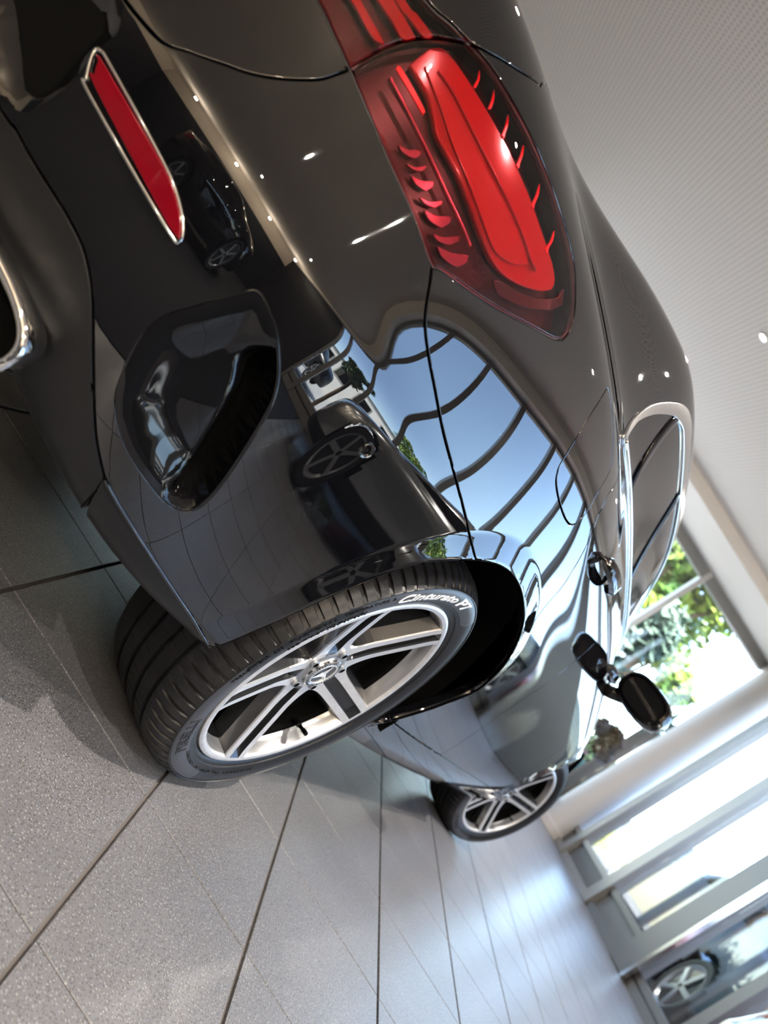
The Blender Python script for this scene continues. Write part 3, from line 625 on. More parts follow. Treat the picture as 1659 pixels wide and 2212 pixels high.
WOUT = smooth_line(TR['winout'][:-1]+[(7.33, 13.82)]+WTOP+BELT, True, 60)
WTIN = [(8.4, 13.57), (9.1, 13.60), (9.6, 13.58), (10.0, 13.42), (10.3, 12.95), (10.5, 12.4), (10.55, 12.0)]
BELTI = [(9.9, 11.92), (9.4, 11.90), (8.88, 11.87), (8.26, 11.82), (7.7, 11.77), (7.3, 11.72), (7.05, 11.70)]
WIN = smooth_line(TR['winin']+WTIN+BELTI, True, 60)
DOORB = smooth_line([(8.92, 11.72), (8.9, 10.5), (8.82, 9), (8.76, 7), (8.8, 5), (8.92, 3), (9.0, 1.95)])
SILL = smooth_line([(7.843, 1.922), (8.5, 1.9), (9.5, 1.9), (10.5, 1.9), (11.05, 1.9), (11.25, 2.1)])
DOORF = smooth_line([(10.75, 11.75), (10.75, 9.5), (10.7, 7.5), (10.72, 5), (10.85, 3), (11.05, 1.9)])
HOOD = smooth_line([(10.95, 11.95), (11.4, 10.9), (12.2, 9.9), (13.2, 9.0), (14.2, 8.4), (15, 8.3)])
FBUMP = smooth_line([(12.75, 6.0), (13.0, 7.2), (13.2, 9.0)])
WSH = smooth_line([(10.95, 12.3), (11.3, 12.75), (12.0, 13.0), (13.0, 13.05), (14, 13.0), (15, 13.0)])
WSHT = smooth_line([(10.35, 14.05), (10.9, 14.6), (12, 15.0), (13.5, 15.2), (15, 15.3)])
RGLASS = smooth_line([(0, 13.45), (1.5, 13.44), (2.9, 13.4), (3.45, 13.45), (3.75, 13.8), (3.9, 14.3), (3.9, 14.8), (3.3, 15.1), (1.5, 15.2), (0, 15.2)])
lines = [(LAMP, True), (SPLIT, False), (TRUNK, False), (TSIDE, False), (SEAM, False), (DOORR, False), (TRIM+[(4.12, 1.2), (4.15, .0)], False), (LIPL, False), (FLAP, True), (VENT, True), (REFL, True), (PLATE, True),
         (ARCH_R, False), (ARCHF, False), (WOUT, True), (DOORB, False), (SILL, False), (DOORF, False), (HOOD, False), (FBUMP, False), (WSH, False), (WSHT, False), (RGLASS, False),
         ([(0, 0), (NU, 0), (NU, NV), (0, NV)], True)]
gu = np.concatenate([np.arange(.1, 2.0, .14), np.arange(2.0, 9.2, .07), np.arange(9.2, NU, .18)]); gv = np.arange(.12, NV, .12)
pts = [(u, v) for u in gu for v in gv]
def arch_ring(L, cx, d):
    out = []; P = S(np.array([p[0] for p in L]), np.array([p[1] for p in L]))
    T = np.gradient(P[:, [0, 2]], axis=0); T /= np.linalg.norm(T, axis=1, keepdims=True)
    Nn = np.stack([-T[:, 1], T[:, 0]], 1); sg = np.sign((Nn*(P[:, [0, 2]]-np.array([cx, .33]))).sum(1)); Nn *= sg[:, None]
    for (u, v), p, n_ in list(zip(L, P, Nn))[::2]:
        x, z = p[0]+n_[0]*d, p[2]+n_[1]*d
        for _ in range(12):
            q = S(np.array([u, u+1e-3, u]), np.array([v, v, v+1e-3]))
            J = np.array([[q[1][0]-q[0][0], q[2][0]-q[0][0]], [q[1][2]-q[0][2], q[2][2]-q[0][2]]])/1e-3
            s_ = np.clip(np.linalg.lstsq(J, np.array([x-q[0][0], z-q[0][2]]), rcond=None)[0], -.3, .3); u += s_[0]; v += s_[1]
        if v > 1.75: out.append((float(u), float(v)))
    return out
rings = []
for L_, cx_ in ((ARCH_R, .03), (ARCHF, 2.729)):
    for d in (.008, .018, .029, .038, .045, .052, .058): rings.append(arch_ring(L_, cx_, d))
allp = np.concatenate([np.array(L)*np.array([SU, SV]) for L, _ in lines[:-1]]+[np.array(r)*np.array([SU, SV]) for r in rings if len(r)])
gm = np.array(pts)*np.array([SU, SV]); keep = np.ones(len(gm), bool)
for i in range(0, len(gm), 400):
    keep[i:i+400] = (((gm[i:i+400, None]-allp[None])**2).sum(-1)).min(1) > .0042**2
pts = [p for p, q in zip(pts, keep) if q]
pts += [p for r in rings for p in r]
UV, TF = cdt(lines+[(r, False) for r in rings[:7]], pts)
cen = UV[TF].mean(1); u_, v_ = cen[:, 0], cen[:, 1]
X_ = S(u_, v_)
def below(line, uq, vq):
    L = sorted(line); return vq < np.interp(uq, [p[0] for p in L], [p[1] for p in L])
tagv = np.full(len(TF), '', dtype=object)
poly = lambda *Ls: in_poly(cen, [p for L in Ls for p in L])
arch_poly = ARCH_R+[(7.82, -1), (5.42, -1)]
archf_poly = ARCHF+[(ARCHF[-1][0], -1), (ARCHF[0][0], -1)]
tagv[:] = 'quarter_panel'
bump_poly = TRUNK+LAMP[[i for i, p in enumerate(LAMP) if abs(p[0]-TRUNK[-1][0]) < .03 and p[1] < 8.4][0]:[i for i, p in enumerate(LAMP) if p == tuple(lamp_in[6]) or np.hypot(p[0]-lamp_in[6][0], p[1]-lamp_in[6][1]) < 1e-6][0]]+SEAM+[p for p in ARCH_R[::-1] if p[0] < 6.1 and p[1] < 6.2]+[(5.40, 1.0), (5.36, -1), (-1, -1), (-1, TRUNK[0][1])]
tagv[in_poly(cen, bump_poly)] = 'rear_bumper'
trunk_poly = TRUNK+SPLIT+TSIDE+[(-1, 13.2), (-1, 5.35)]
trk = in_poly(cen, trunk_poly); tagv[trk & (tagv == 'quarter_panel')] = 'trunk_lid'
tagv[in_poly(cen, RGLASS+[(-1, 15.2), (-1, 13.45)])] = 'rear_window'
dr = in_poly(cen, DOORR+[(7.843, 1.922)]+SILL[:1]+[(9.0, 1.95)]+DOORB[::-1]); tagv[dr] = 'rear_door'
df = in_poly(cen, DOORB+[(9.0, 1.9)]+[(11.05, 1.9)]+DOORF[::-1]); tagv[df] = 'front_door'
sl = below(SILL, u_, v_) & (u_ > 7.5) & (u_ < 12.2) & ~(in_poly(cen, archf_poly)); tagv[sl] = 'side_sill'
ff = (u_ > 10.6) & (tagv == 'quarter_panel') & (v_ < 11.8) & below(HOOD, u_, v_); tagv[ff] = 'front_wing'
tagv[ff & in_poly(cen, FBUMP+[(16, 9), (16, -1), (12.6, -1)])] = 'front_bumper'
tagv[(u_ > 13.2) & (tagv == 'quarter_panel') & (v_ < 9) & below(HOOD, u_, v_)] = 'front_bumper'
hd = (u_ > 10.9) & (tagv == 'quarter_panel') & below(WSH, u_, v_); tagv[hd] = 'bonnet'
wsh = (u_ > 10.3) & (tagv == 'quarter_panel') & below(WSHT, u_, v_); tagv[wsh] = 'windscreen'
tagv[(tagv == 'quarter_panel') & (v_ > 14.4)] = 'roof_panel'
tagv[in_poly(cen, WOUT)] = ''                       # glass and trim are laid in below
lp = in_poly(cen, LAMP); tagv[lp] = ''
tagv[in_poly(cen, FLAP)] = 'fuel_flap'
trim_poly = TRIM+[(4.12, 1.2), (4.15, -1), (-1, -1), (-1, 3.6)]
tagv[in_poly(cen, trim_poly)] = 'diffuser'
tagv[(tagv == 'rear_bumper') & in_poly(cen, LIPL+[(LIPL[-1][0]+.2, -1), (4.15, -1), (4.12, 1.2)])] = 'lower_valance'
tagv[in_poly(cen, VENT) | in_poly(cen, REFL) | in_poly(cen, PLATE)] = ''
tagv[in_poly(cen, arch_poly)] = ''; tagv[in_poly(cen, archf_poly)] = ''
BOTH = {'rear_bumper', 'trunk_lid', 'rear_window', 'diffuser', 'roof_panel', 'windscreen', 'bonnet', 'front_bumper'}
PM = {'lower_valance': M_satin, 'rear_window': M_glass, 'windscreen': M_glass, 'diffuser': M_satin}
for nm in ['quarter_panel', 'rear_bumper', 'trunk_lid', 'rear_window', 'rear_door', 'front_door', 'side_sill', 'front_wing', 'front_bumper', 'bonnet', 'windscreen', 'roof_panel', 'fuel_flap', 'diffuser', 'lower_valance']:
    k = tagv == nm
    if not k.any(): print('EMPTY PANEL', nm); continue
    o = panel(nm, UV, TF[k], PM.get(nm, M_paint), car, both=nm in BOTH, mirror=nm not in BOTH, gap=.0024 if nm != 'roof_panel' else 0, flush=PLATE if nm == 'rear_bumper' else None)
    if nm == 'diffuser': o['label'] = 'satin black lower bumper valance'
# dark shell just behind the panels so that gaps read black
k = ~(in_poly(cen, arch_poly) | in_poly(cen, archf_poly) | in_poly(cen, VENT) | in_poly(cen, LAMP))
k &= (v_ > .3)
def shell():
    F = TF[k]; used = np.unique(F); idx = -np.ones(len(UV), int); idx[used] = np.arange(len(used))
    uv = UV[used]; P = S3(uv[:, 0], uv[:, 1])-N3(uv[:, 0], uv[:, 1])*.0125
    cl = (uv[:, 0] < 1e-6) | (uv[:, 1] > NV-1e-6) | (uv[:, 0] > NU-1e-6); P[cl, 1] = 0
    G = [tuple(t) for t in idx[F]]; n = len(P)
    new_obj('inner_shell', mesh_from('inner_shell', np.concatenate([P, P*MIR]), G+[tuple(i+n for i in t) for t in G]), car, M_liner)
shell()

# ------------------------------------------------------------------ the car: glass, trim and small parts
# side windows: a bright surround with dark glass inset, divided by two black pillars
ring = [(WOUT, True), (WIN, True)]
A = np.array(WOUT); gp = [(u, v) for u in np.arange(6.8, 11, .05) for v in np.arange(11.6, 13.95, .06)]
kk = in_poly(gp, WOUT) & ~in_poly(gp, WIN); gp = [p for p, q in zip(gp, kk) if q]
uvr, Fr = cdt(ring, gp); cr = uvr[Fr].mean(1); kr = in_poly(cr, WOUT) & ~in_poly(cr, WIN)
panel('window_surround', uvr, Fr[kr], M_alu, car, off=.0035, gap=0, depth=.012, mirror=True, roundr=.003)['label'] = 'polished aluminium window surround'
def win_piece(name, u0f, u1f):
    """glass between two slanted pillars"""
    L = smooth_line(WIN, True, 60, sub=2)
    A_ = np.array(L)
    g = [(u, v) for u in np.arange(6.85, 10.7, .09) for v in np.arange(11.75, 13.7, .1)]
    uv, F = cdt([(L, True), ([(u0f(11.6), 11.6), (u0f(13.8), 13.8)], False), ([(u1f(11.6), 11.6), (u1f(13.8), 13.8)], False)], [p for p, q in zip(g, in_poly(g, L)) if q])
    c = uv[F].mean(1); k = in_poly(c, L) & (c[:, 0] > np.array([u0f(v) for v in c[:, 1]])) & (c[:, 0] < np.array([u1f(v) for v in c[:, 1]]))
    return panel(name, uv, F[k], M_glass, car, off=-.004, gap=0, depth=.004, mirror=True)
dA = lambda v: 7.199+(7.657-7.199)*(13.41-v)/(13.41-11.698)
dB = lambda v: 8.454+(8.869-8.454)*(13.545-v)/(13.545-11.895)
win_piece('quarter_window', lambda v: 6.0, dA); win_piece('rear_side_window', dA, dB); win_piece('front_side_window', dB, lambda v: 12.0)
for d, w in ((dA, .034), (dB, .040)):
    strip('pillar_trim', [(d(v), v) for v in np.linspace(11.8, 13.56, 14)], w, M_gloss, car, off=-.001, thick=.003, mirror=True)
strip('waist_moulding', smooth_line([(6.86, 11.58), (7.30, 11.63), (7.71, 11.69), (8.26, 11.745), (8.9, 11.78), (9.5, 11.82), (10.2, 11.86), (10.8, 11.9)]), .010, M_chrome, car, off=.003, thick=.005, mirror=True)

# tail lamp: a clear red cover over a dark housing with light guides
M_lens = clear_glass('red_lamp_cover', (.90, .40, .42), ior=1.5)
M_house = pbr('lamp_housing', (.030, .003, .006), .30)
M_guide = pbr('red_light_guide', (.36, .004, .009), .16, Coat_Weight=.6)
M_sheet = pbr('red_lamp_sheet', (.38, .014, .016), .22, Coat_Weight=.5)
M_fin = pbr('lamp_fin_chrome', (.42, .10, .17), .25, .6)
M_tooth = pbr('bright_red_tooth', (.95, .012, .03), .3, Coat_Weight=.4)
lu, lv = np.array(LAMP).T
lt = in_poly(UV[TF].mean(1), LAMP)
side = trk
for part_nm, sel in (('tail_lamp', lt & ~side), ('trunk_tail_lamp', lt & side)):
    lens = panel(part_nm, UV, TF[sel], M_lens, car, off=.0005, gap=.0035, depth=.010, roundr=.003, mirror=False)
    lens['label'] = 'red tail lamp with clear cover' if part_nm == 'tail_lamp' else 'inner tail lamp section on the boot lid'
    panel('lamp_housing', UV, TF[sel], M_house, lens, off=-.030, gap=.001, depth=-.026)
    panel('lamp_edge', UV, TF[sel], M_house, lens, off=-.0095, gap=-.0012, depth=.02) if False else None
    if part_nm == 'tail_lamp':
        patch('light_guide', TR['blade'], M_guide, lens, off=-.016, depth=.010, step=(.08, .15), roundr=.004)
        patch('light_sheet', TR['sheet'], M_sheet, lens, off=-.0125, depth=.003, step=(.08, .15), roundr=.0015)
        strip('guide_ridge', smooth_line(TR['ridge']), .0035, M_guide, lens, off=-.012, thick=.003)
        for i in range(6): patch('guide_tooth', TR['tooth%d' % i], M_tooth, lens, off=-.014, depth=.002, step=(.5, .5), roundr=.0004, corner=70)
        patch('guide_bar', TR['bar'], M_tooth, lens, off=-.014, depth=.003, step=(.5, .5), roundr=.0006)
        strip('rib_line', smooth_line(TR['rib']), .0045, M_fin, lens, off=-.014, thick=.003)
        for i in range(7): patch('indicator_fin', TR['fin%d' % i], M_fin, lens, off=-.020+.001*(i % 2), depth=.006, step=(.2, .3), roundr=.001)
        patch('lower_reflector', TR['lower'], M_house, lens, off=-.013, depth=.004, step=(.1, .15))
    else:
        for t in ('tk0', 'tk1', 'tk2'):
            P_ = TR[t]; h = len(P_)//2
            a = [(P_[0][0]-.55, P_[0][1]-.02), *P_, (P_[-1][0]-.55, P_[-1][1]+.02)]
            patch('light_guide', a, M_guide, lens, off=-.016, depth=.006, step=(.1, .2), roundr=.002)
# mirrored simple lamp on the other side
panel('far_tail_lamp', UV*1.0, TF[lt], M_guide, car, off=0, gap=.003, depth=.008)
fl = bpy.data.objects['far_tail_lamp']; fl.scale = (1, -1, 1); fl.name = 'tail_lamp'
# black seal round the lamp
strip('lamp_seal', LAMP+LAMP[:1], .006, M_satin, car, off=-.006, thick=.003)

# bumper reflector
fr_ = patch('reflector', TR['reflector'], M_gloss, car, off=-.001, depth=.012, step=(.1, .2), gap=.0005, corner=170)
fr_['label'] = 'red bumper reflector in black frame'
strip('bright_edge', REFL+REFL[:1], .0035, M_chrome, fr_, off=.0005, thick=.0016)
patch('red_lens', TR['reflector_red'], M_red, fr_, off=.0035, depth=.006, step=(.08, .2), corner=170, roundr=.002)

# side air outlet in the bumper: the skin rolls in and drops into a slot along the lower edge
def scoop():
    L = VENT; A = np.array(L); lo, hi = A.min(0), A.max(0)
    g = [(u, v) for u in np.arange(lo[0], hi[0], .028) for v in np.arange(lo[1], hi[1], .07)]
    g = [p for p, q in zip(g, in_poly(g, L)) if q]
    uv, F = cdt([(L, True)], g); F = F[in_poly(uv[F].mean(1), L)]
    P = S3(uv[:, 0], uv[:, 1]); N = N3(uv[:, 0], uv[:, 1]); B = S3(A[:, 0], A[:, 1])
    db = np.sqrt(((P[:, None]-B[None])**2).sum(-1)).min(1)
    sm = lambda x: np.clip(x, 0, 1)**2*(3-2*np.clip(x, 0, 1))
    LR = smooth_line(TR['vent'][5:13]); LR = S3(*np.array(LR).T); UL = smooth_line(TR['vent'][12:]+TR['vent'][:6]); UL = S3(*np.array(UL).T)
    dist_ = lambda C: np.sqrt(((P[:, None]-C[None])**2).sum(-1)).min(1)
    dA, dB = dist_(UL), dist_(LR)
    dT = np.linalg.norm(P-np.array(on(*TR['vent'][14]))[None], axis=1)
    dep = .014*sm(dA/.06)+.046*sm((.046-dB)/.028)*sm(dA/.030)*sm((dT-.050)/.045)
    dep = dep*sm(db/.008)
    V = P-N*dep[:, None]
    a_, b_, c_ = V[F[:, 0]], V[F[:, 1]], V[F[:, 2]]
    fl = (np.cross(b_-a_, c_-a_)*N[F[:, 0]]).sum(1) < 0; F[fl] = F[fl][:, ::-1]
    FF = [tuple(f) for f in F]
    deep = (dep[F].mean(1) > .026)
    me = mesh_from('air_outlet', V, FF, True, deep.astype(int)); o = new_obj('air_outlet', me, car, [M_gloss, M_liner]); o['label'] = 'gloss black side air outlet in the bumper'
    new_obj('air_outlet', mesh_from('air_outlet', V*MIR, [f[::-1] for f in FF], True), car, M_gloss)
    L2 = [p for p in L]; k0 = 6*5
    strip('outlet_lip', L+L[:1], .005, M_gloss, o, off=-.0022, thick=.0022)
scoop()
# recess for the number plate in the middle of the bumper
def plate_recess():
    k = in_poly(cen, PLATE); F = TF[k]; used = np.unique(F); idx = -np.ones(len(UV), int); idx[used] = np.arange(len(used)); F = idx[F]; uv = UV[used]
    P = S3(uv[:, 0], uv[:, 1]); N = N3(uv[:, 0], uv[:, 1]); cl = uv[:, 0] < 1e-6; P[cl, 1] = 0; N[cl, 1] = 0
    edge = np.array([p for p in smooth_line(PLATE, True, 170, 2) if p[0] > .02]); B = S3(edge[:, 0], edge[:, 1])
    db = np.sqrt(((P[:, None]-B[None])**2).sum(-1)).min(1); x = np.clip(db/.045, 0, 1)
    V = P-N*(.030*x*x*(3-2*x))[:, None]
    a, b, c = V[F[:, 0]], V[F[:, 1]], V[F[:, 2]]; fl = (np.cross(b-a, c-a)*N[F[:, 0]]).sum(1) < 0; F[fl] = F[fl][:, ::-1]
    n = len(V); FF = [tuple(f) for f in F]+[tuple(i+n for i in f)[::-1] for f in F]
    new_obj('plate_recess', mesh_from('plate_recess', np.concatenate([V, V*MIR]), FF, True), car, M_paint)
plate_recess()
# parking sensor
def disc_on(name, u, v, r, mat, parent, off=.001, seg=28, ring=None):
    p = on(u, v, off); n = Vector(N3(np.array([u]), np.array([v]))[0]); q = n.to_track_quat('-Y', 'Z').to_matrix()
    mb = MB().rev([(r, .008), (r, -.0005), (r*.9, -.0015), (r*.72, -.0012), (r*.70, .001), (r*.64, .0013), (.0005, .0008)], seg, ms=[0, 0, 0, 1, 1, 0])
    o = mb.build(name, mat, parent, smooth=True, auto=50); o.matrix_local = Matrix.Translation(p) @ q.to_4x4(); return o
disc_on('parking_sensor', *TR['sensor'][0], .011, [M_paint, M_alu], car)
# lower body crease mouldings and valance joint
strip('valance_joint', [(4.07+.01*i, 1.82-.3*i) for i in range(5)], .002, M_liner, car, off=.0002, thick=.0008)
# exhaust trim: a flattened chrome ring in the valance
def exhaust(sy):
    p = Vector((-.93, -.62, .425))
    mb = MB(); ring_o = []; 
    n = 56
    def oval(a, w, h): 
        c, s = math.cos(a), math.sin(a); return (abs(c)**.6*math.copysign(w, c), abs(s)**.75*math.copysign(h, s))
    secs = [(.155, .046, 0.02), (.160, .050, -.012), (.158, .048, -.018), (.150, .040, -.016), (.146, .036, .0), (.144, .035, .05)]
    V = []
    for w, h, d in secs:
        for k in range(n):
            a, b = oval(2*math.pi*k/n, w, h)
            V.append((d, a*sy, b))
    F = [(r*n+k, r*n+(k+1) % n, (r+1)*n+(k+1) % n, (r+1)*n+k) for r in range(len(secs)-1) for k in range(n)]
    if sy < 0: F = [f[::-1] for f in F]
    e = MB().add(V, F).build('exhaust_trim', M_chrome, car, smooth=True)
    mb = MB().add([(.03, a*sy, b) for a, b in [oval(2*math.pi*k/n, .145, .036) for k in range(n)]], [tuple(range(n))]).build('exhaust_opening', M_liner, e)
    e.location = (-.94, .62*sy, .365); e.rotation_euler = (0, math.radians(-6), math.radians(-26*sy))
    e['label'] = 'chrome oval exhaust trim'
exhaust(-1); exhaust(1)
# door handles: cup and grip
def handle(u, v, L=.20, cup=1.0):
    p = on(u, v, 0); n = Vector(N3(np.array([u]), np.array([v]))[0])
    for sy in (1, -1):
        prof = []
        k = 20
        mb = MB(); V = []
        secs = []
        for i in range(k+1):
            t = i/k*2-1
            x = t*L/2
            h = .017*(1-abs(t)**6)**.5+.002; out = .034*(1-abs(t)**4)+.0
            th = .011
            V += [(x, -out*sy*-1*-1, h*.9), (x, (-out-th)*sy, h*.5), (x, (-out-th)*sy, -h*.7), (x, -out*sy, -h)]
        F = [(i*4+j, i*4+(j+1) % 4, (i+1)*4+(j+1) % 4, (i+1)*4+j) for i in range(k) for j in range(4)]
        F += [(3, 2, 1, 0), (k*4, k*4+1, k*4+2, k*4+3)]
        if sy < 0: F = [f[::-1] for f in F]
        o = MB().add(V, F).build('door_handle', M_paint, car, smooth=True, auto=60)
        o.location = (p.x, p.y*sy, p.z); o.rotation_euler = (math.radians(-10*sy), 0, 0)
        # recessed cup behind the grip
        V = []; m = 24; rings = [(a*cup, b*cup, d) for a, b, d in [(.072, .034, .0025), (.066, .030, .001), (.05, .022, -.008), (.02, .01, -.011)]]
        for a, b, d in rings: V += [(a*math.cos(2*math.pi*q/m), -d*sy, b*math.sin(2*math.pi*q/m)) for q in range(m)]
        F = [(r*m+q, r*m+(q+1) % m, (r+1)*m+(q+1) % m, (r+1)*m+q) for r in range(3) for q in range(m)]
        if sy < 0: F = [f[::-1] for f in F]
        MB().add(V, F).build('handle_cup', M_paint, o, smooth=True)
handle(7.86, 9.5); handle(9.72, 9.7, .19, .6)
# door mirrors
def mirror(sy):
    V = []; n = 32
    secs = [(-.03, .02, .02), (-.035, .105, .062), (-.03, .118, .072), (0, .124, .078), (.05, .118, .070), (.09, .09, .05), (.112, .04, .025)]
    for x, w, h in secs:
        for k in range(n):
            a = 2*math.pi*k/n; c, s = math.cos(a), math.sin(a)
            V.append((x+.03*c*sy*0, w*abs(c)**.7*math.copysign(1, c), h*abs(s)**.8*math.copysign(1, s)))
    F = [(r*n+k, r*n+(k+1) % n, (r+1)*n+(k+1) % n, (r+1)*n+k) for r in range(1, len(secs)-1) for k in range(n)]
    F += [tuple((len(secs)-1)*n+k for k in range(n))]
    o = MB().add(V, F).build('door_mirror', M_gloss, car, smooth=True, auto=50)
    g = MB().add([(-.028, v[1]*.95, v[2]*.93) for v in V[n:2*n]], [tuple(range(n))[::-1]]).build('mirror_glass', M_glass, o)
    o.location = (1.86, .945*sy, 1.0); o.scale = (.95, .95, .95); o.rotation_euler = (0, 0, math.radians(14*sy))
    MB().tube([(0.03, -.07*sy, -.05), (.03, -.12*sy, -.085), (.03, -.19*sy, -.10)], [.03, .028, .03], 12).build('mirror_arm', M_gloss, o, smooth=True)
for sy in (-1, 1): mirror(sy)
# wheel housings
def housing(cx, R_):
    for sy in (-1, 1):
        mb = MB(); n = 40; V = []
        for i in range(n+1):
            a = math.radians(-6)+math.radians(160)*i/n
            x, z = cx+.02+R_*math.cos(a)*1.12, .335+R_*math.sin(a)
            V += [(x, .885*sy, z), (x, .62*sy, z), (cx, .60*sy, .335)]
        F = [(i*3+j, i*3+j+1, (i+1)*3+j+1, (i+1)*3+j) for i in range(n) for j in range(2)]
        mb.add(V, F).build('wheel_housing', M_liner, car)
housing(0, .40); housing(2.729, .40)
# arch lips turned inward
for L_, q in ((ARCH_R, 'r'), (ARCHF, 'f')):
    A_ = np.array(L_); P = S3(A_[:, 0], A_[:, 1]); n = len(P)
    cx = 0.03 if q == 'r' else 2.729
    inn = P+np.array([0, .028, 0])+np.stack([(P[:, 0]-cx)*.015, P[:, 0]*0, (P[:, 2]-.33)*.015], 1)
    V = np.concatenate([P, inn]); F = [(i, i+1, n+i+1, n+i) for i in range(n-1)]
    new_obj('arch_lip', mesh_from('arch_lip', V, F, True), car, M_paint); new_obj('arch_lip', mesh_from('arch_lip', V*MIR, [f[::-1] for f in F], True), car, M_paint)
# underbody
MB().box((1.3, 0, .30), (3.6, 1.1, .10)).build('underbody', M_liner, car)

strip('valance_edge', LIPL[::2], .0045, M_paint, car, off=.0012, thick=.0022, mirror=True)

# ------------------------------------------------------------------ wheels
TYR = .3255
def tyre_parts(parent):
    prof = [(.243, .012), (.2475, .003), (.252, -.002), (.258, -.0035), (.2585, -.0065), (.266, -.0095), (.278, -.0118), (.290, -.0118), (.2985, -.0095), (.2992, -.0115), (.3012, -.0112), (.302, -.0085),
            (.308, -.003), (.3135, .005), (.318, .014), (.3212, .024), (.3232, .036), (.3240, .046)]
    for y in (.055, .092, .130, .167):
        prof += [(.3250, y-.0001), (.3180, y+.0012), (.3180, y+.0085), (.3252, y+.0098)]
    prof += [(.3240, .186), (.3232, .194), (.3212, .206), (.3175, .215), (.31, .224), (.29, .233), (.265, .228), (.244, .212)]
    NB = 78
    def disp(j, a, r, y):
        ph = (a*NB/(2*math.pi)) % 1.0
        if 11 <= j <= 16:
            # comb of shoulder grooves with round ends
            g = 0
            if .10 < ph < .40: g = 1
            depth = [.0005, .0035, .0055, .006, .0055, .004][j-11]
            return -depth*g
        if j > 17 and j < 34:
            return -.0011 if (.05+.03*math.sin(y*140) < ph < .10+.03*math.sin(y*140)) else 0
        return 0
    mb = MB(); seg = NB*16
    mb.rev(prof, seg, disp=disp)
    t = mb.build('tyre', M_tyre, parent, smooth=True, auto=38)
    # smooth glossy bands on the sidewall
    def band(a0, a1, r0, r1):
        n = 60; V = []
        ends = lambda s: min(1, min(s, 1-s)*14+.0)
        for i in range(n+1):
            s = i/n; a = math.radians(a0+(a1-a0)*s); w = math.sqrt(max(0, 1-(1-ends(s))**2))
            for j in range(5):
                r = r1-(r1-r0)*j/4*w
                V.append((r*math.cos(a), ysw(r)-.0006, r*math.sin(a)))
        F = [(i*5+j, i*5+j+1, (i+1)*5+j+1, (i+1)*5+j) for i in range(n) for j in range(4)]
        MB().add(V, F).build('sidewall_band', M_tyregloss, t, smooth=True)
    band(150, 70, .266, .298); band(-92, -172, .266, .298)
    return t
def ysw(r):
    pr = [(.258, -.0065), (.266, -.0095), (.278, -.0118), (.290, -.0118), (.2985, -.0095)]
    return float(np.interp(r, [p[0] for p in pr], [p[1] for p in pr]))
def arc_text(body, a0, rb, h, mat, parent, name, span=None, shear=.25, thick=.0006, bold=0.0, flip=False):
    """raised lettering bent round the tyre; baseline towards the hub"""
    cu = bpy.data.curves.new('lettering', 'FONT'); cu.body = body; cu.size = h/.69; cu.shear = shear; cu.offset = bold; cu.resolution_u = 3
    o = bpy.data.objects.new('lettering', cu); COL.objects.link(o)
    dg = bpy.context.evaluated_depsgraph_get(); dg.update(); me = bpy.data.meshes.new_from_object(o.evaluated_get(dg))
    COL.objects.unlink(o); bpy.data.objects.remove(o)
    co = np.array([v.co[:] for v in me.vertices]); F = [tuple(p.vertices) for p in me.polygons]
    if span: sx = math.radians(span)*(rb+h/2)/(co[:, 0].max()-co[:, 0].min())
    else: sx = 1
    V = []
    for x, y, _ in co:
        r = rb+y if not flip else rb+h-y
        a = math.radians(a0)-(x*sx)/(rb+h/2)*(1 if not flip else -1)
        V.append((r*math.cos(a), ysw(r)-.0009-thick, r*math.sin(a)))
    bpy.data.meshes.remove(me)
    n = len(V); E = {}
    for f in F:
        for i in range(len(f)): E[(f[i], f[(i+1) % len(f)])] = 1
    bd = [(i, j) for i, j in E if (j, i) not in E]
    V2 = V+[(x, y+thick+.0012, z) for x, y, z in V]
    FF = F+[(i, j, j+n, i+n) for i, j in bd]
    return new_obj(name, mesh_from(name, V2, FF), parent, mat)
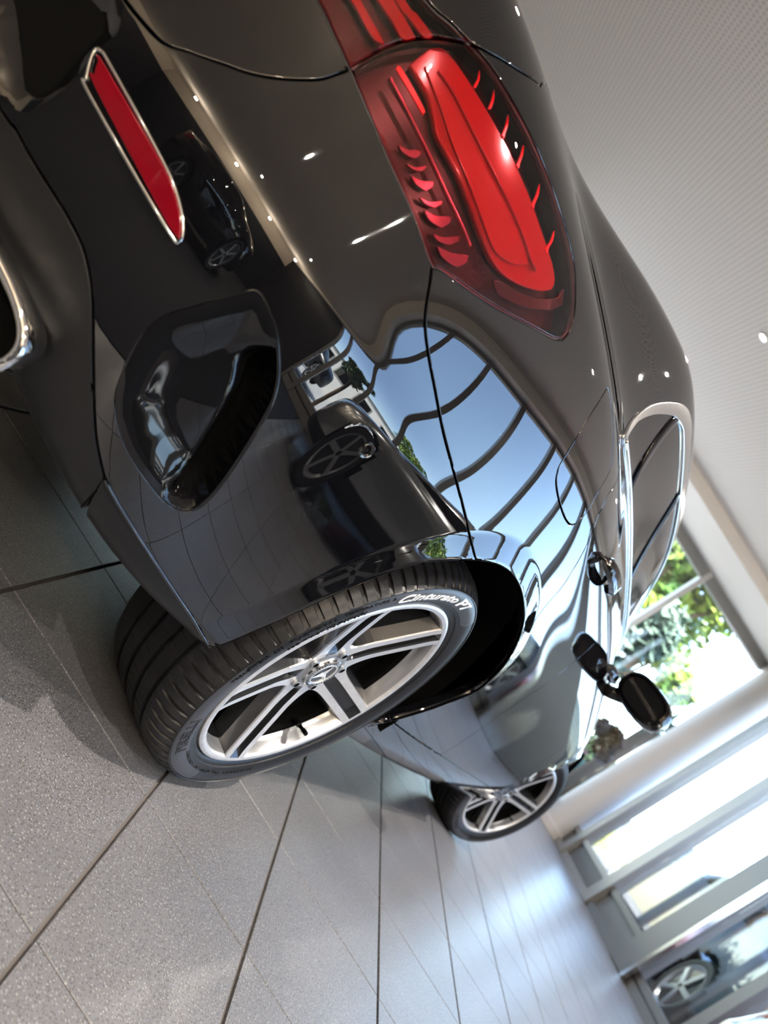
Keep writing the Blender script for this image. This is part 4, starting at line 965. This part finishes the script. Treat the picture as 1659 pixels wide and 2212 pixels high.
def wheel(loc, rz=0, ry=0, letters=True, mir=False):
    w = MB()
    lip = [(.2465, .012), (.2470, .004), (.2455, -.0012), (.2425, -.0028), (.2370, -.0030), (.2335, -.0012), (.2310, .004), (.2290, .014), (.2275, .022), (.2258, .032), (.2200, .040), (.2180, .19), (.24, .205)]
    w.rev(lip, 128, ms=[0, 0, 0, 0, 0, 0, 1, 1, 1, 3, 3, 3])  # inner barrel coloured black for the shade behind the spokes
    rim = w.build('wheel', [M_mach, M_rimsil, M_rimdark, M_liner], car, smooth=True, auto=35)
    rim['label'] = 'alloy wheel with five machined twin spokes'
    # spokes
    fy = lambda r: float(np.interp(r, [.03, .06, .10, .16, .215, .2345], [.036, .034, .029, .016, .004, -.002]))
    rs = [.046, .052, .058, .064, .070, .076, .083, .092, .105, .12, .14, .16, .18, .20, .218, .2335]
    for k in range(5):
        a = math.radians(138-72*k); sb = MB(); V = []
        for r in rs:
            g = math.exp(-max(0, r-.046)/.017)
            wo = .0300+.020*g; wi = .0140-.004*g; y = fy(r)
            rec = .011*min(1, max(0, (r-.060)/.012))*min(1, max(0, (.226-r)/.006))
            base = y+.026
            cs = [(-wo-.014, base+.03), (-wo-.0115, base), (-wo-.0012, y+.003), (-wo, y), (-wi, y), (-wi+.0016, y+rec), (wi-.0016, y+rec), (wi, y), (wo, y), (wo+.0012, y+.003), (wo+.0115, base), (wo+.014, base+.03)]
            for t, yy in cs: V.append((r*math.cos(a)-t*math.sin(a), yy, r*math.sin(a)+t*math.cos(a)))
        L = 12; mats_ = [2, 2, 1, 0, 2, 2, 2, 0, 1, 2, 2]
        for j in range(L-1):
            sb.add(V, [(i*L+j, i*L+j+1, (i+1)*L+j+1, (i+1)*L+j) for i in range(len(rs)-1)], mats_[j])
        sb.build('spoke', [M_mach, M_rimsil, M_rimdark], rim)
    # hub, bolts, cap with a three-pointed star in a ring
    MB().rev([(.062, .075), (.060, .040), (.052, .0345), (.040, .033), (.0385, .030)], 64).build('hub', M_rimsil, rim, smooth=True, auto=40)
    cp = MB().rev([(.0385, .034), (.0380, .0265), (.0360, .0245), (.0310, .0245), (.0300, .0258), (.0290, .0262), (.0275, .0262), (.0005, .0262)], 64, ms=[0, 0, 0, 0, 1, 1, 1]).build('centre_cap', [M_cap, M_rimdark], rim, smooth=True, auto=40)
    st = MB()
    st.rev([(.0290, .0262), (.0286, .0240), (.0262, .0240), (.0258, .0262)], 64)
    for k in range(3):
        a = math.radians(90+120*k+14); c, s = math.cos(a), math.sin(a)
        for sg in (-1, 1):
            p = lambda r, t, y: (r*c-t*s, y, r*s+t*c)
            st.add([p(0, 0, .0225), p(.0275, 0, .0240), p(.0035, .0062*sg, .0262), p(0, 0, .0262)], [(0, 1, 2) if sg > 0 else (0, 2, 1), (0, 2, 3) if sg > 0 else (0, 3, 2)])
    st.build('star_emblem', M_mach, cp)
    lw = MB()
    for k in range(40):
        a = 2*math.pi*k/40; r = .0335
        if 80 < math.degrees(a) < 100: continue
        lw.box((r*math.cos(a), .0243, r*math.sin(a)), (.0032, .0012, .0012), rot=Matrix.Rotation(-a+(.6 if k % 2 else -.6), 3, 'Y'))
    lw.build('laurel_ring', M_rimdark, cp)
    for k in range(5):
        a = math.radians(138-72*k+36); b = MB()
        b.rev([(.0085, .040), (.0085, .0325), (.0060, .0315), (.0055, .038), (.0003, .040)], 20, ms=[0, 0, 1, 1])
        o = b.build('bolt_hole', [M_rimsil, M_liner], rim, smooth=True, auto=40); o.location = (.052*math.cos(a), -.004, .052*math.sin(a))
        # web plate between two arms, near the hub
    MB().rev([(.152, .080), (.152, .074), (.07, .074), (.06, .070)], 72).build('brake_disc', M_disc, rim, smooth=True, auto=40)
    MB().rev([(.219, .072), (.16, .082), (.05, .080)], 64).build('shade_disc', M_liner, rim)  # dark disc added so the openings between spokes look shaded
    va = math.radians(-36); vr = .207
    v = MB(); p = Vector((vr*math.cos(va), .028, vr*math.sin(va))); d = Vector((-math.cos(va)*.45, -1, -math.sin(va)*.45)).normalized()
    v.tube([p-d*.012, p+d*.006, p+d*.008, p+d*.020, p+d*.0215, p+d*.034], [.006, .006, .0042, .0042, .0052, .0050], 12); v.build('valve_stem', M_gloss, rim, smooth=True, auto=40)
    ty = tyre_parts(rim)
    if letters:
        arc_text('Cinturato', 136.5, .2735, .0185, M_letter, ty, 'white_lettering', span=34, shear=.3, bold=.0005)
        arc_text('P7', 99.5, .2725, .0205, M_letter, ty, 'white_lettering', span=12, shear=.12, bold=.0009)
        arc_text('TREADWEAR  280   TRACTION AA   TEMPERATURE  A', -165+360, .2880, .0052, M_emboss, ty, 'raised_lettering', span=58, shear=0)
        arc_text('ECOIMPACT', 176, .2690, .0062, M_emboss, ty, 'raised_lettering', span=13, shear=.1)
        for k in range(4):
            arc_text('[%s]' % 'EARS'[k], 162-3.8*k, .2685, .0085, M_emboss, ty, 'raised_lettering', span=3.0, shear=0)
        arc_text('PIRELLI', -112, .2735, .0165, M_emboss, ty, 'raised_lettering', span=-24, shear=0, bold=.0006) if False else arc_text('PIRELLI', -122, .2735, .0170, M_emboss, ty, 'raised_lettering', span=22, shear=0, bold=.0008)
        arc_text('225/45 R18  95Y  MADE IN GERMANY', -60, .2660, .0056, M_emboss, ty, 'raised_lettering', span=60, shear=0)
    rim.location = loc; rim.rotation_euler = (0, ry, rz)
    return rim
WR = wheel((0, -.89, TYR))
def copy_tree(o, parent):
    c = o.copy(); COL.objects.link(c); c.parent = parent
    for ch in o.children: copy_tree(ch, c)
    return c
WF = copy_tree(WR, car); WF.location = (2.729, -.88, TYR); WF.rotation_euler = (0, math.radians(-20), math.radians(-20))
for x, nm in ((0, ''), (2.729, '')):
    c = copy_tree(WR, car); c.location = (x, .89, TYR); c.rotation_euler = (0, 0, math.pi)

# ------------------------------------------------------------------ other cars
def place(o, n, e, z=0, rz=0):
    o.location = C0+Vector((math.cos(ROOM_ANG)*n+math.sin(ROOM_ANG)*e, math.sin(ROOM_ANG)*n-math.cos(ROOM_ANG)*e, z)); o.rotation_euler = (0, 0, ROOM_ANG+rz); return o
def other_car(label, paint, n, e, rz, sc=(1, 1, 1), z=0, fine=1):
    t = empty('parked_car'); tag(t, label, 'car'); place(t, n, e, z, rz); t.scale = sc
    us = np.unique(np.concatenate([np.linspace(0, NU, 60*fine)])); vv = np.linspace(0, NV, 50*fine)
    P = S(us[:, None]*np.ones(len(vv)), vv[None]*np.ones((len(us), 1))); a, b = len(us), len(vv)
    idx = np.arange(a*b).reshape(a, b); Q = np.stack([idx[:-1, :-1], idx[1:, :-1], idx[1:, 1:], idx[:-1, 1:]], -1).reshape(-1, 4)
    uc = ((us[:-1]+us[1:])/2)[:, None]*np.ones(b-1); vc = ((vv[:-1]+vv[1:])/2)[None]*np.ones((a-1, 1)); c = np.stack([uc, vc], -1).reshape(-1, 2)
    X = S(c[:, 0], c[:, 1])
    arch = (X[:, 1] < -.75) & ((np.hypot(X[:, 0]-.02, X[:, 2]-.33) < .37) | (np.hypot(X[:, 0]-2.729, X[:, 2]-.33) < .37))
    glass = in_poly(c, WIN) | in_poly(c, RGLASS+[(-1, 15.2), (-1, 13.45)]) | ((c[:, 0] > 10.9) & (c[:, 1] > 13.05) & (c[:, 1] < 15.1))
    lampm = in_poly(c, LAMP)
    low = (c[:, 1] < 1.6)
    PV = P.reshape(-1, 3)
    for nm, k, m in (('body', ~arch & ~glass & ~lampm & ~low, paint), ('windows', glass & ~arch, M_glass), ('skirts', low & ~arch, M_satin)):
        G = Q[k]; used = np.unique(G); ix = -np.ones(len(PV), int); ix[used] = np.arange(len(used)); G = ix[G]; V = PV[used]; n_ = len(V)
        F = [tuple(f) for f in G]+[tuple(i+n_ for i in f[::-1]) for f in G]
        new_obj(nm, mesh_from(nm, np.concatenate([V, V*MIR]), F, True), t, m)
    G = Q[lampm]; used = np.unique(G); ix = -np.ones(len(PV), int); ix[used] = np.arange(len(used)); G = [tuple(f) for f in ix[G]]
    for mm in (1, -1): new_obj('tail_lamp', mesh_from('tail_lamp', PV[used]*np.array([1, mm, 1]), G if mm > 0 else [f[::-1] for f in G], True), t, M_red)
    MB().box((1.3, 0, .34), (3.9, 1.4, .12)).build('underbody', M_liner, t)
    for x in (0, 2.729):
        for sy in (-1, 1):
            w = MB().rev([(.21, .03), (.235, 0), (.24, .0), (.26, -.008), (.30, -.006), (.325, .03), (.325, .18), (.24, .2)], 40, ms=[1, 1, 0, 0, 0, 0, 0])
            w.rev([(.215, .03), (.05, .035), (.0005, .03)], 40, m=2)
            for k in range(5):
                A = 2*math.pi*k/5; w.box((.125*math.cos(A), .018, .125*math.sin(A)), (.20, .03, .045), 1, rot=Matrix.Rotation(-A, 3, 'Y'))
            o = w.build('wheel', [M_tyre, M_rimsil, M_rimdark], t, smooth=True, auto=35); o.location = (x, .885*sy, .325); o.rotation_euler = (0, 0, 0 if sy < 0 else math.pi)
    return t
other_car('silver sedan parked indoors beside the glass, nose towards the back wall', M_silver, 3.95, 4.35, math.pi, fine=2)
other_car('unseen black sedan added broadside before the back wall for dark reflections', M_paint, -4.6, -1.6, math.radians(-90), fine=2)  # unseen car added so the rear bumper has something dark to reflect
M_bluec = pbr('blue_car_paint', (.012, .026, .055), .35)
M_darkc = pbr('dark_car_paint', (.008, .010, .013), .3)
M_whitec = pbr('white_car_paint', (.7, .72, .75), .2, Coat_Weight=1)
M_redc = pbr('red_car_paint', (.55, .01, .02), .2, Coat_Weight=1)
other_car('dark hatchback parked outside behind the narrow window bays', M_darkc, 19.5, 8.0, math.pi, (1, 1, 1.12))
other_car('blue van parked farther out in the yard', M_bluec, 19.6, 10.6, math.pi, (1, 1.0, 1.55))
other_car('tall dark blue van parked along the side glazing', M_bluec, 9.2, 7.2, 0, (1, 1, 1.40))
other_car('red car parked outside close behind the dark blue van', M_redc, 4.2, 7.2, 0)
other_car('white car parked outside across the yard from the side glazing', M_whitec, 1.6, 11.5, math.radians(10))
other_car('black car parked outside in the yard opposite the rear bumper', M_darkc, -5.4, 11.0, math.radians(5))

# ------------------------------------------------------------------ outside
M_ground = pbr('asphalt_and_concrete', (.36, .35, .33), .8)
noise_col(M_ground, (.40, .39, .38), (.50, .49, .47), 1.5)
g = MB().box((2, 0, -.17), (160, 160, .1)).build('ground', M_ground); g['kind'] = 'structure'; g['label'] = 'pale paved yard outside the showroom'
M_bark = pbr('bark', (.09, .06, .04), .9)
def leafmat(nm, c1, c2):
    m = pbr(nm, c1, .55); noise_col(m, c1, c2, 1.2, lo=.4, hi=.6); m.node_tree.nodes['Principled BSDF'].inputs['Transmission Weight'].default_value = 0
    return m
M_leaf = leafmat('green_leaves', (.05, .13, .02), (.20, .26, .04)); M_leafd = leafmat('dark_leaves', (.015, .045, .02), (.05, .09, .03)); M_leafy = leafmat('yellow_leaves', (.75, .72, .03), (.85, .85, .10)); M_leafb = leafmat('blue_green_leaves', (.06, .11, .09), (.14, .20, .15)); M_leafr = leafmat('brown_red_leaves', (.07, .035, .02), (.12, .06, .03))
def tree(name, label, cat, n, e, h, cr, cz, N_, leaf, mat, trunk=.09, blobs=9, seed=0, group=None):
    rnd = random.Random(seed)
    t = empty(name); tag(t, label, cat, group); place(t, n, e, -.12)
    bl = [(rnd.uniform(-1, 1)*cr*.7, rnd.uniform(-1, 1)*cr*.7, h+rnd.uniform(-1, 1)*cz*.7, rnd.uniform(.35, .6)) for _ in range(blobs)]
    mb = MB()
    for i in range(N_):
        bx, by, bz, br = bl[i % blobs]
        d = Vector((rnd.gauss(0, 1), rnd.gauss(0, 1), rnd.gauss(0, 1))).normalized()*(rnd.random()**.4)
        c = Vector((bx+d.x*br*cr, by+d.y*br*cr, max(.1, bz+d.z*br*cz)))
        a = Vector((rnd.gauss(0, 1), rnd.gauss(0, 1), rnd.gauss(0, .6))).normalized(); b = a.orthogonal().normalized()
        s = leaf*rnd.uniform(.6, 1.3)
        mb.add([c-a*s, c+b*s*.45, c+a*s, c-b*s*.45], [(0, 1, 2, 3)])
    mb.build('foliage', mat, t)
    tk = MB().tube([(0, 0, 0), (.04, .02, h*.4), (0, .05, h*.75), (.03, 0, h)], [trunk, trunk*.8, trunk*.6, trunk*.4], 8)
    for bx, by, bz, br in bl[:5]: tk.tube([(0, .04, h*.6), (bx*.5, by*.5, (h*.6+bz)/2+.1), (bx, by, bz)], [trunk*.5, trunk*.35, trunk*.15], 6)
    tk.build('trunk', M_bark, t, smooth=True)
    return t
G_ = 'trees beyond the glass front'
tree('leafy_tree', 'tall green leafy tree outside, highest behind the car windows', 'tree', 18.0, 4.9, 4.9, 1.3, 1.15, 4200, .16, M_leaf, .16, 12, 1, G_)
tree('leafy_tree', 'yellow-green tree outside next to the ceiling edge', 'tree', 22.5, 7.4, 4.6, 1.3, 1.1, 3000, .16, M_leaf, .14, 10, 2, G_)
tree('leafy_tree', 'blue-green bushy tree outside behind the door mirror', 'tree', 15.2, 4.2, 3.0, .8, 1.0, 2400, .14, M_leafb, .1, 9, 3, G_)
tree('shrub', 'small dark reddish shrub outside below the door mirror', 'shrub', 12.98, 4.96, 1.55, .26, .26, 900, .10, M_leafr, .04, 6, 4)
tree('shrub', 'bright yellow shrub outside beside the column foot', 'shrub', 13.35, 6.12, .75, .42, .42, 1200, .10, M_leafy, .04, 6, 5)
tree('shrub', 'dark wispy shrub tip outside between the narrow mullions', 'shrub', 20.5, 9.4, 3.5, .5, .5, 350, .12, M_leafd, .03, 5, 6)
tree('yard_tree', 'dark broad tree across the yard facing the rear bumper', 'tree', -.8, 9.0, 2.4, 1.1, 1.0, 2600, .15, M_leafd, .12, 9, 7)
tree('yard_tree', 'green tree across the yard facing the rear door', 'tree', 5.0, 15.5, 3.4, 1.8, 1.5, 2600, .16, M_leaf, .13, 9, 8)
tree('yard_tree', 'dark tree across the yard near the white building', 'tree', -9.0, 14.5, 3.2, 1.8, 1.5, 2400, .16, M_leafd, .13, 9, 9)
def agave(label, n, e, z, L, N_, seed, mat):
    rnd = random.Random(seed); t = empty('palm_plant'); tag(t, label, 'palm'); place(t, n, e, -.12)
    mb = MB()
    for i in range(N_):
        az = rnd.uniform(0, 2*math.pi); el = rnd.uniform(-.2, 1.3); d = Vector((math.cos(az), math.sin(az), 0)); s = Vector((-math.sin(az), math.cos(az), 0))
        pts_ = []; p = Vector((0, 0, z)); el_ = el
        for k in range(6):
            w = .06*(1-k/5.2); pts_ += [p-s*w, p+s*w]; p = p+(d*math.cos(el_)+Vector((0, 0, 1))*math.sin(el_))*L/5; el_ -= .22
        mb.add(pts_, [(2*k, 2*k+1, 2*k+3, 2*k+2) for k in range(5)])
    mb.build('fronds', mat, t); MB().tube([(0, 0, 0), (.03, 0, z*.5), (0, 0, z)], [.14, .12, .13], 10).build('trunk', M_bark, t, smooth=True)
agave('spiky blue-green palm outside between door mirror and column', 13.75, 5.6, 2.45, .8, 60, 11, M_leafb)
agave('spiky dark palm outside above the shrub by the column', 21.6, 5.4, 2.6, .6, 40, 12, M_leafd)
# low buildings across the yard
def building(label, n, e, w, d, h, mat, nwin):
    t = empty('building'); tag(t, label, 'building'); place(t, n, e, -.12)
    MB().box((0, 0, h/2), (w, d, h)).build('wall', mat, t)
    MB().box((0, 0, h+.12), (w+.5, d+.5, .24)).build('roof', M_framedark, t)
    for k in range(nwin):
        x = -w/2+w*(k+.5)/nwin
        f = MB().box((x, d/2+.02, h*.55), (w/nwin*.6, .06, h*.4)).build('window', M_frame, t)
        MB().box((x, d/2+.055, h*.55), (w/nwin*.52, .02, h*.34)).build('pane', M_glass, f)
M_bwall = pbr('white_render', (.62, .61, .58), .8)
building('long low white building across the yard', -6, 24, 22, 6, 3.4, M_bwall, 6)
# planters and low green wall outside the glass front
for i, (n, e, lab) in enumerate(((13.6, 1.6, 'dark green planter box outside below the leafy trees'), (15.2, 6.15, 'dark green planter box outside beside the column'))):
    t = empty('planter'); tag(t, lab, 'planter'); place(t, n, e, -.12)
    M_pl = bpy.data.materials.get('planter_green') or pbr('planter_green', (.03, .09, .075), .5)
    MB().box((0, 0, .6), (.7, 1.0, 1.2), bev=.02).build('box', M_pl, t); MB().box((0, 0, 1.205), (.6, .9, .02)).build('soil', M_bark, t)
    rnd = random.Random(i+40); mb = MB()
    for k in range(500):
        c = Vector((rnd.uniform(-.3, .3), rnd.uniform(-.45, .45), 1.22+abs(rnd.gauss(0, .16)))); a = Vector((rnd.gauss(0, .4), rnd.gauss(0, .4), 1)).normalized(); b = a.orthogonal(); s = rnd.uniform(.05, .12)
        mb.add([c-a*s, c+b*s*.4, c+a*s, c-b*s*.4], [(0, 1, 2, 3)])
    mb.build('foliage', M_leafd, t)
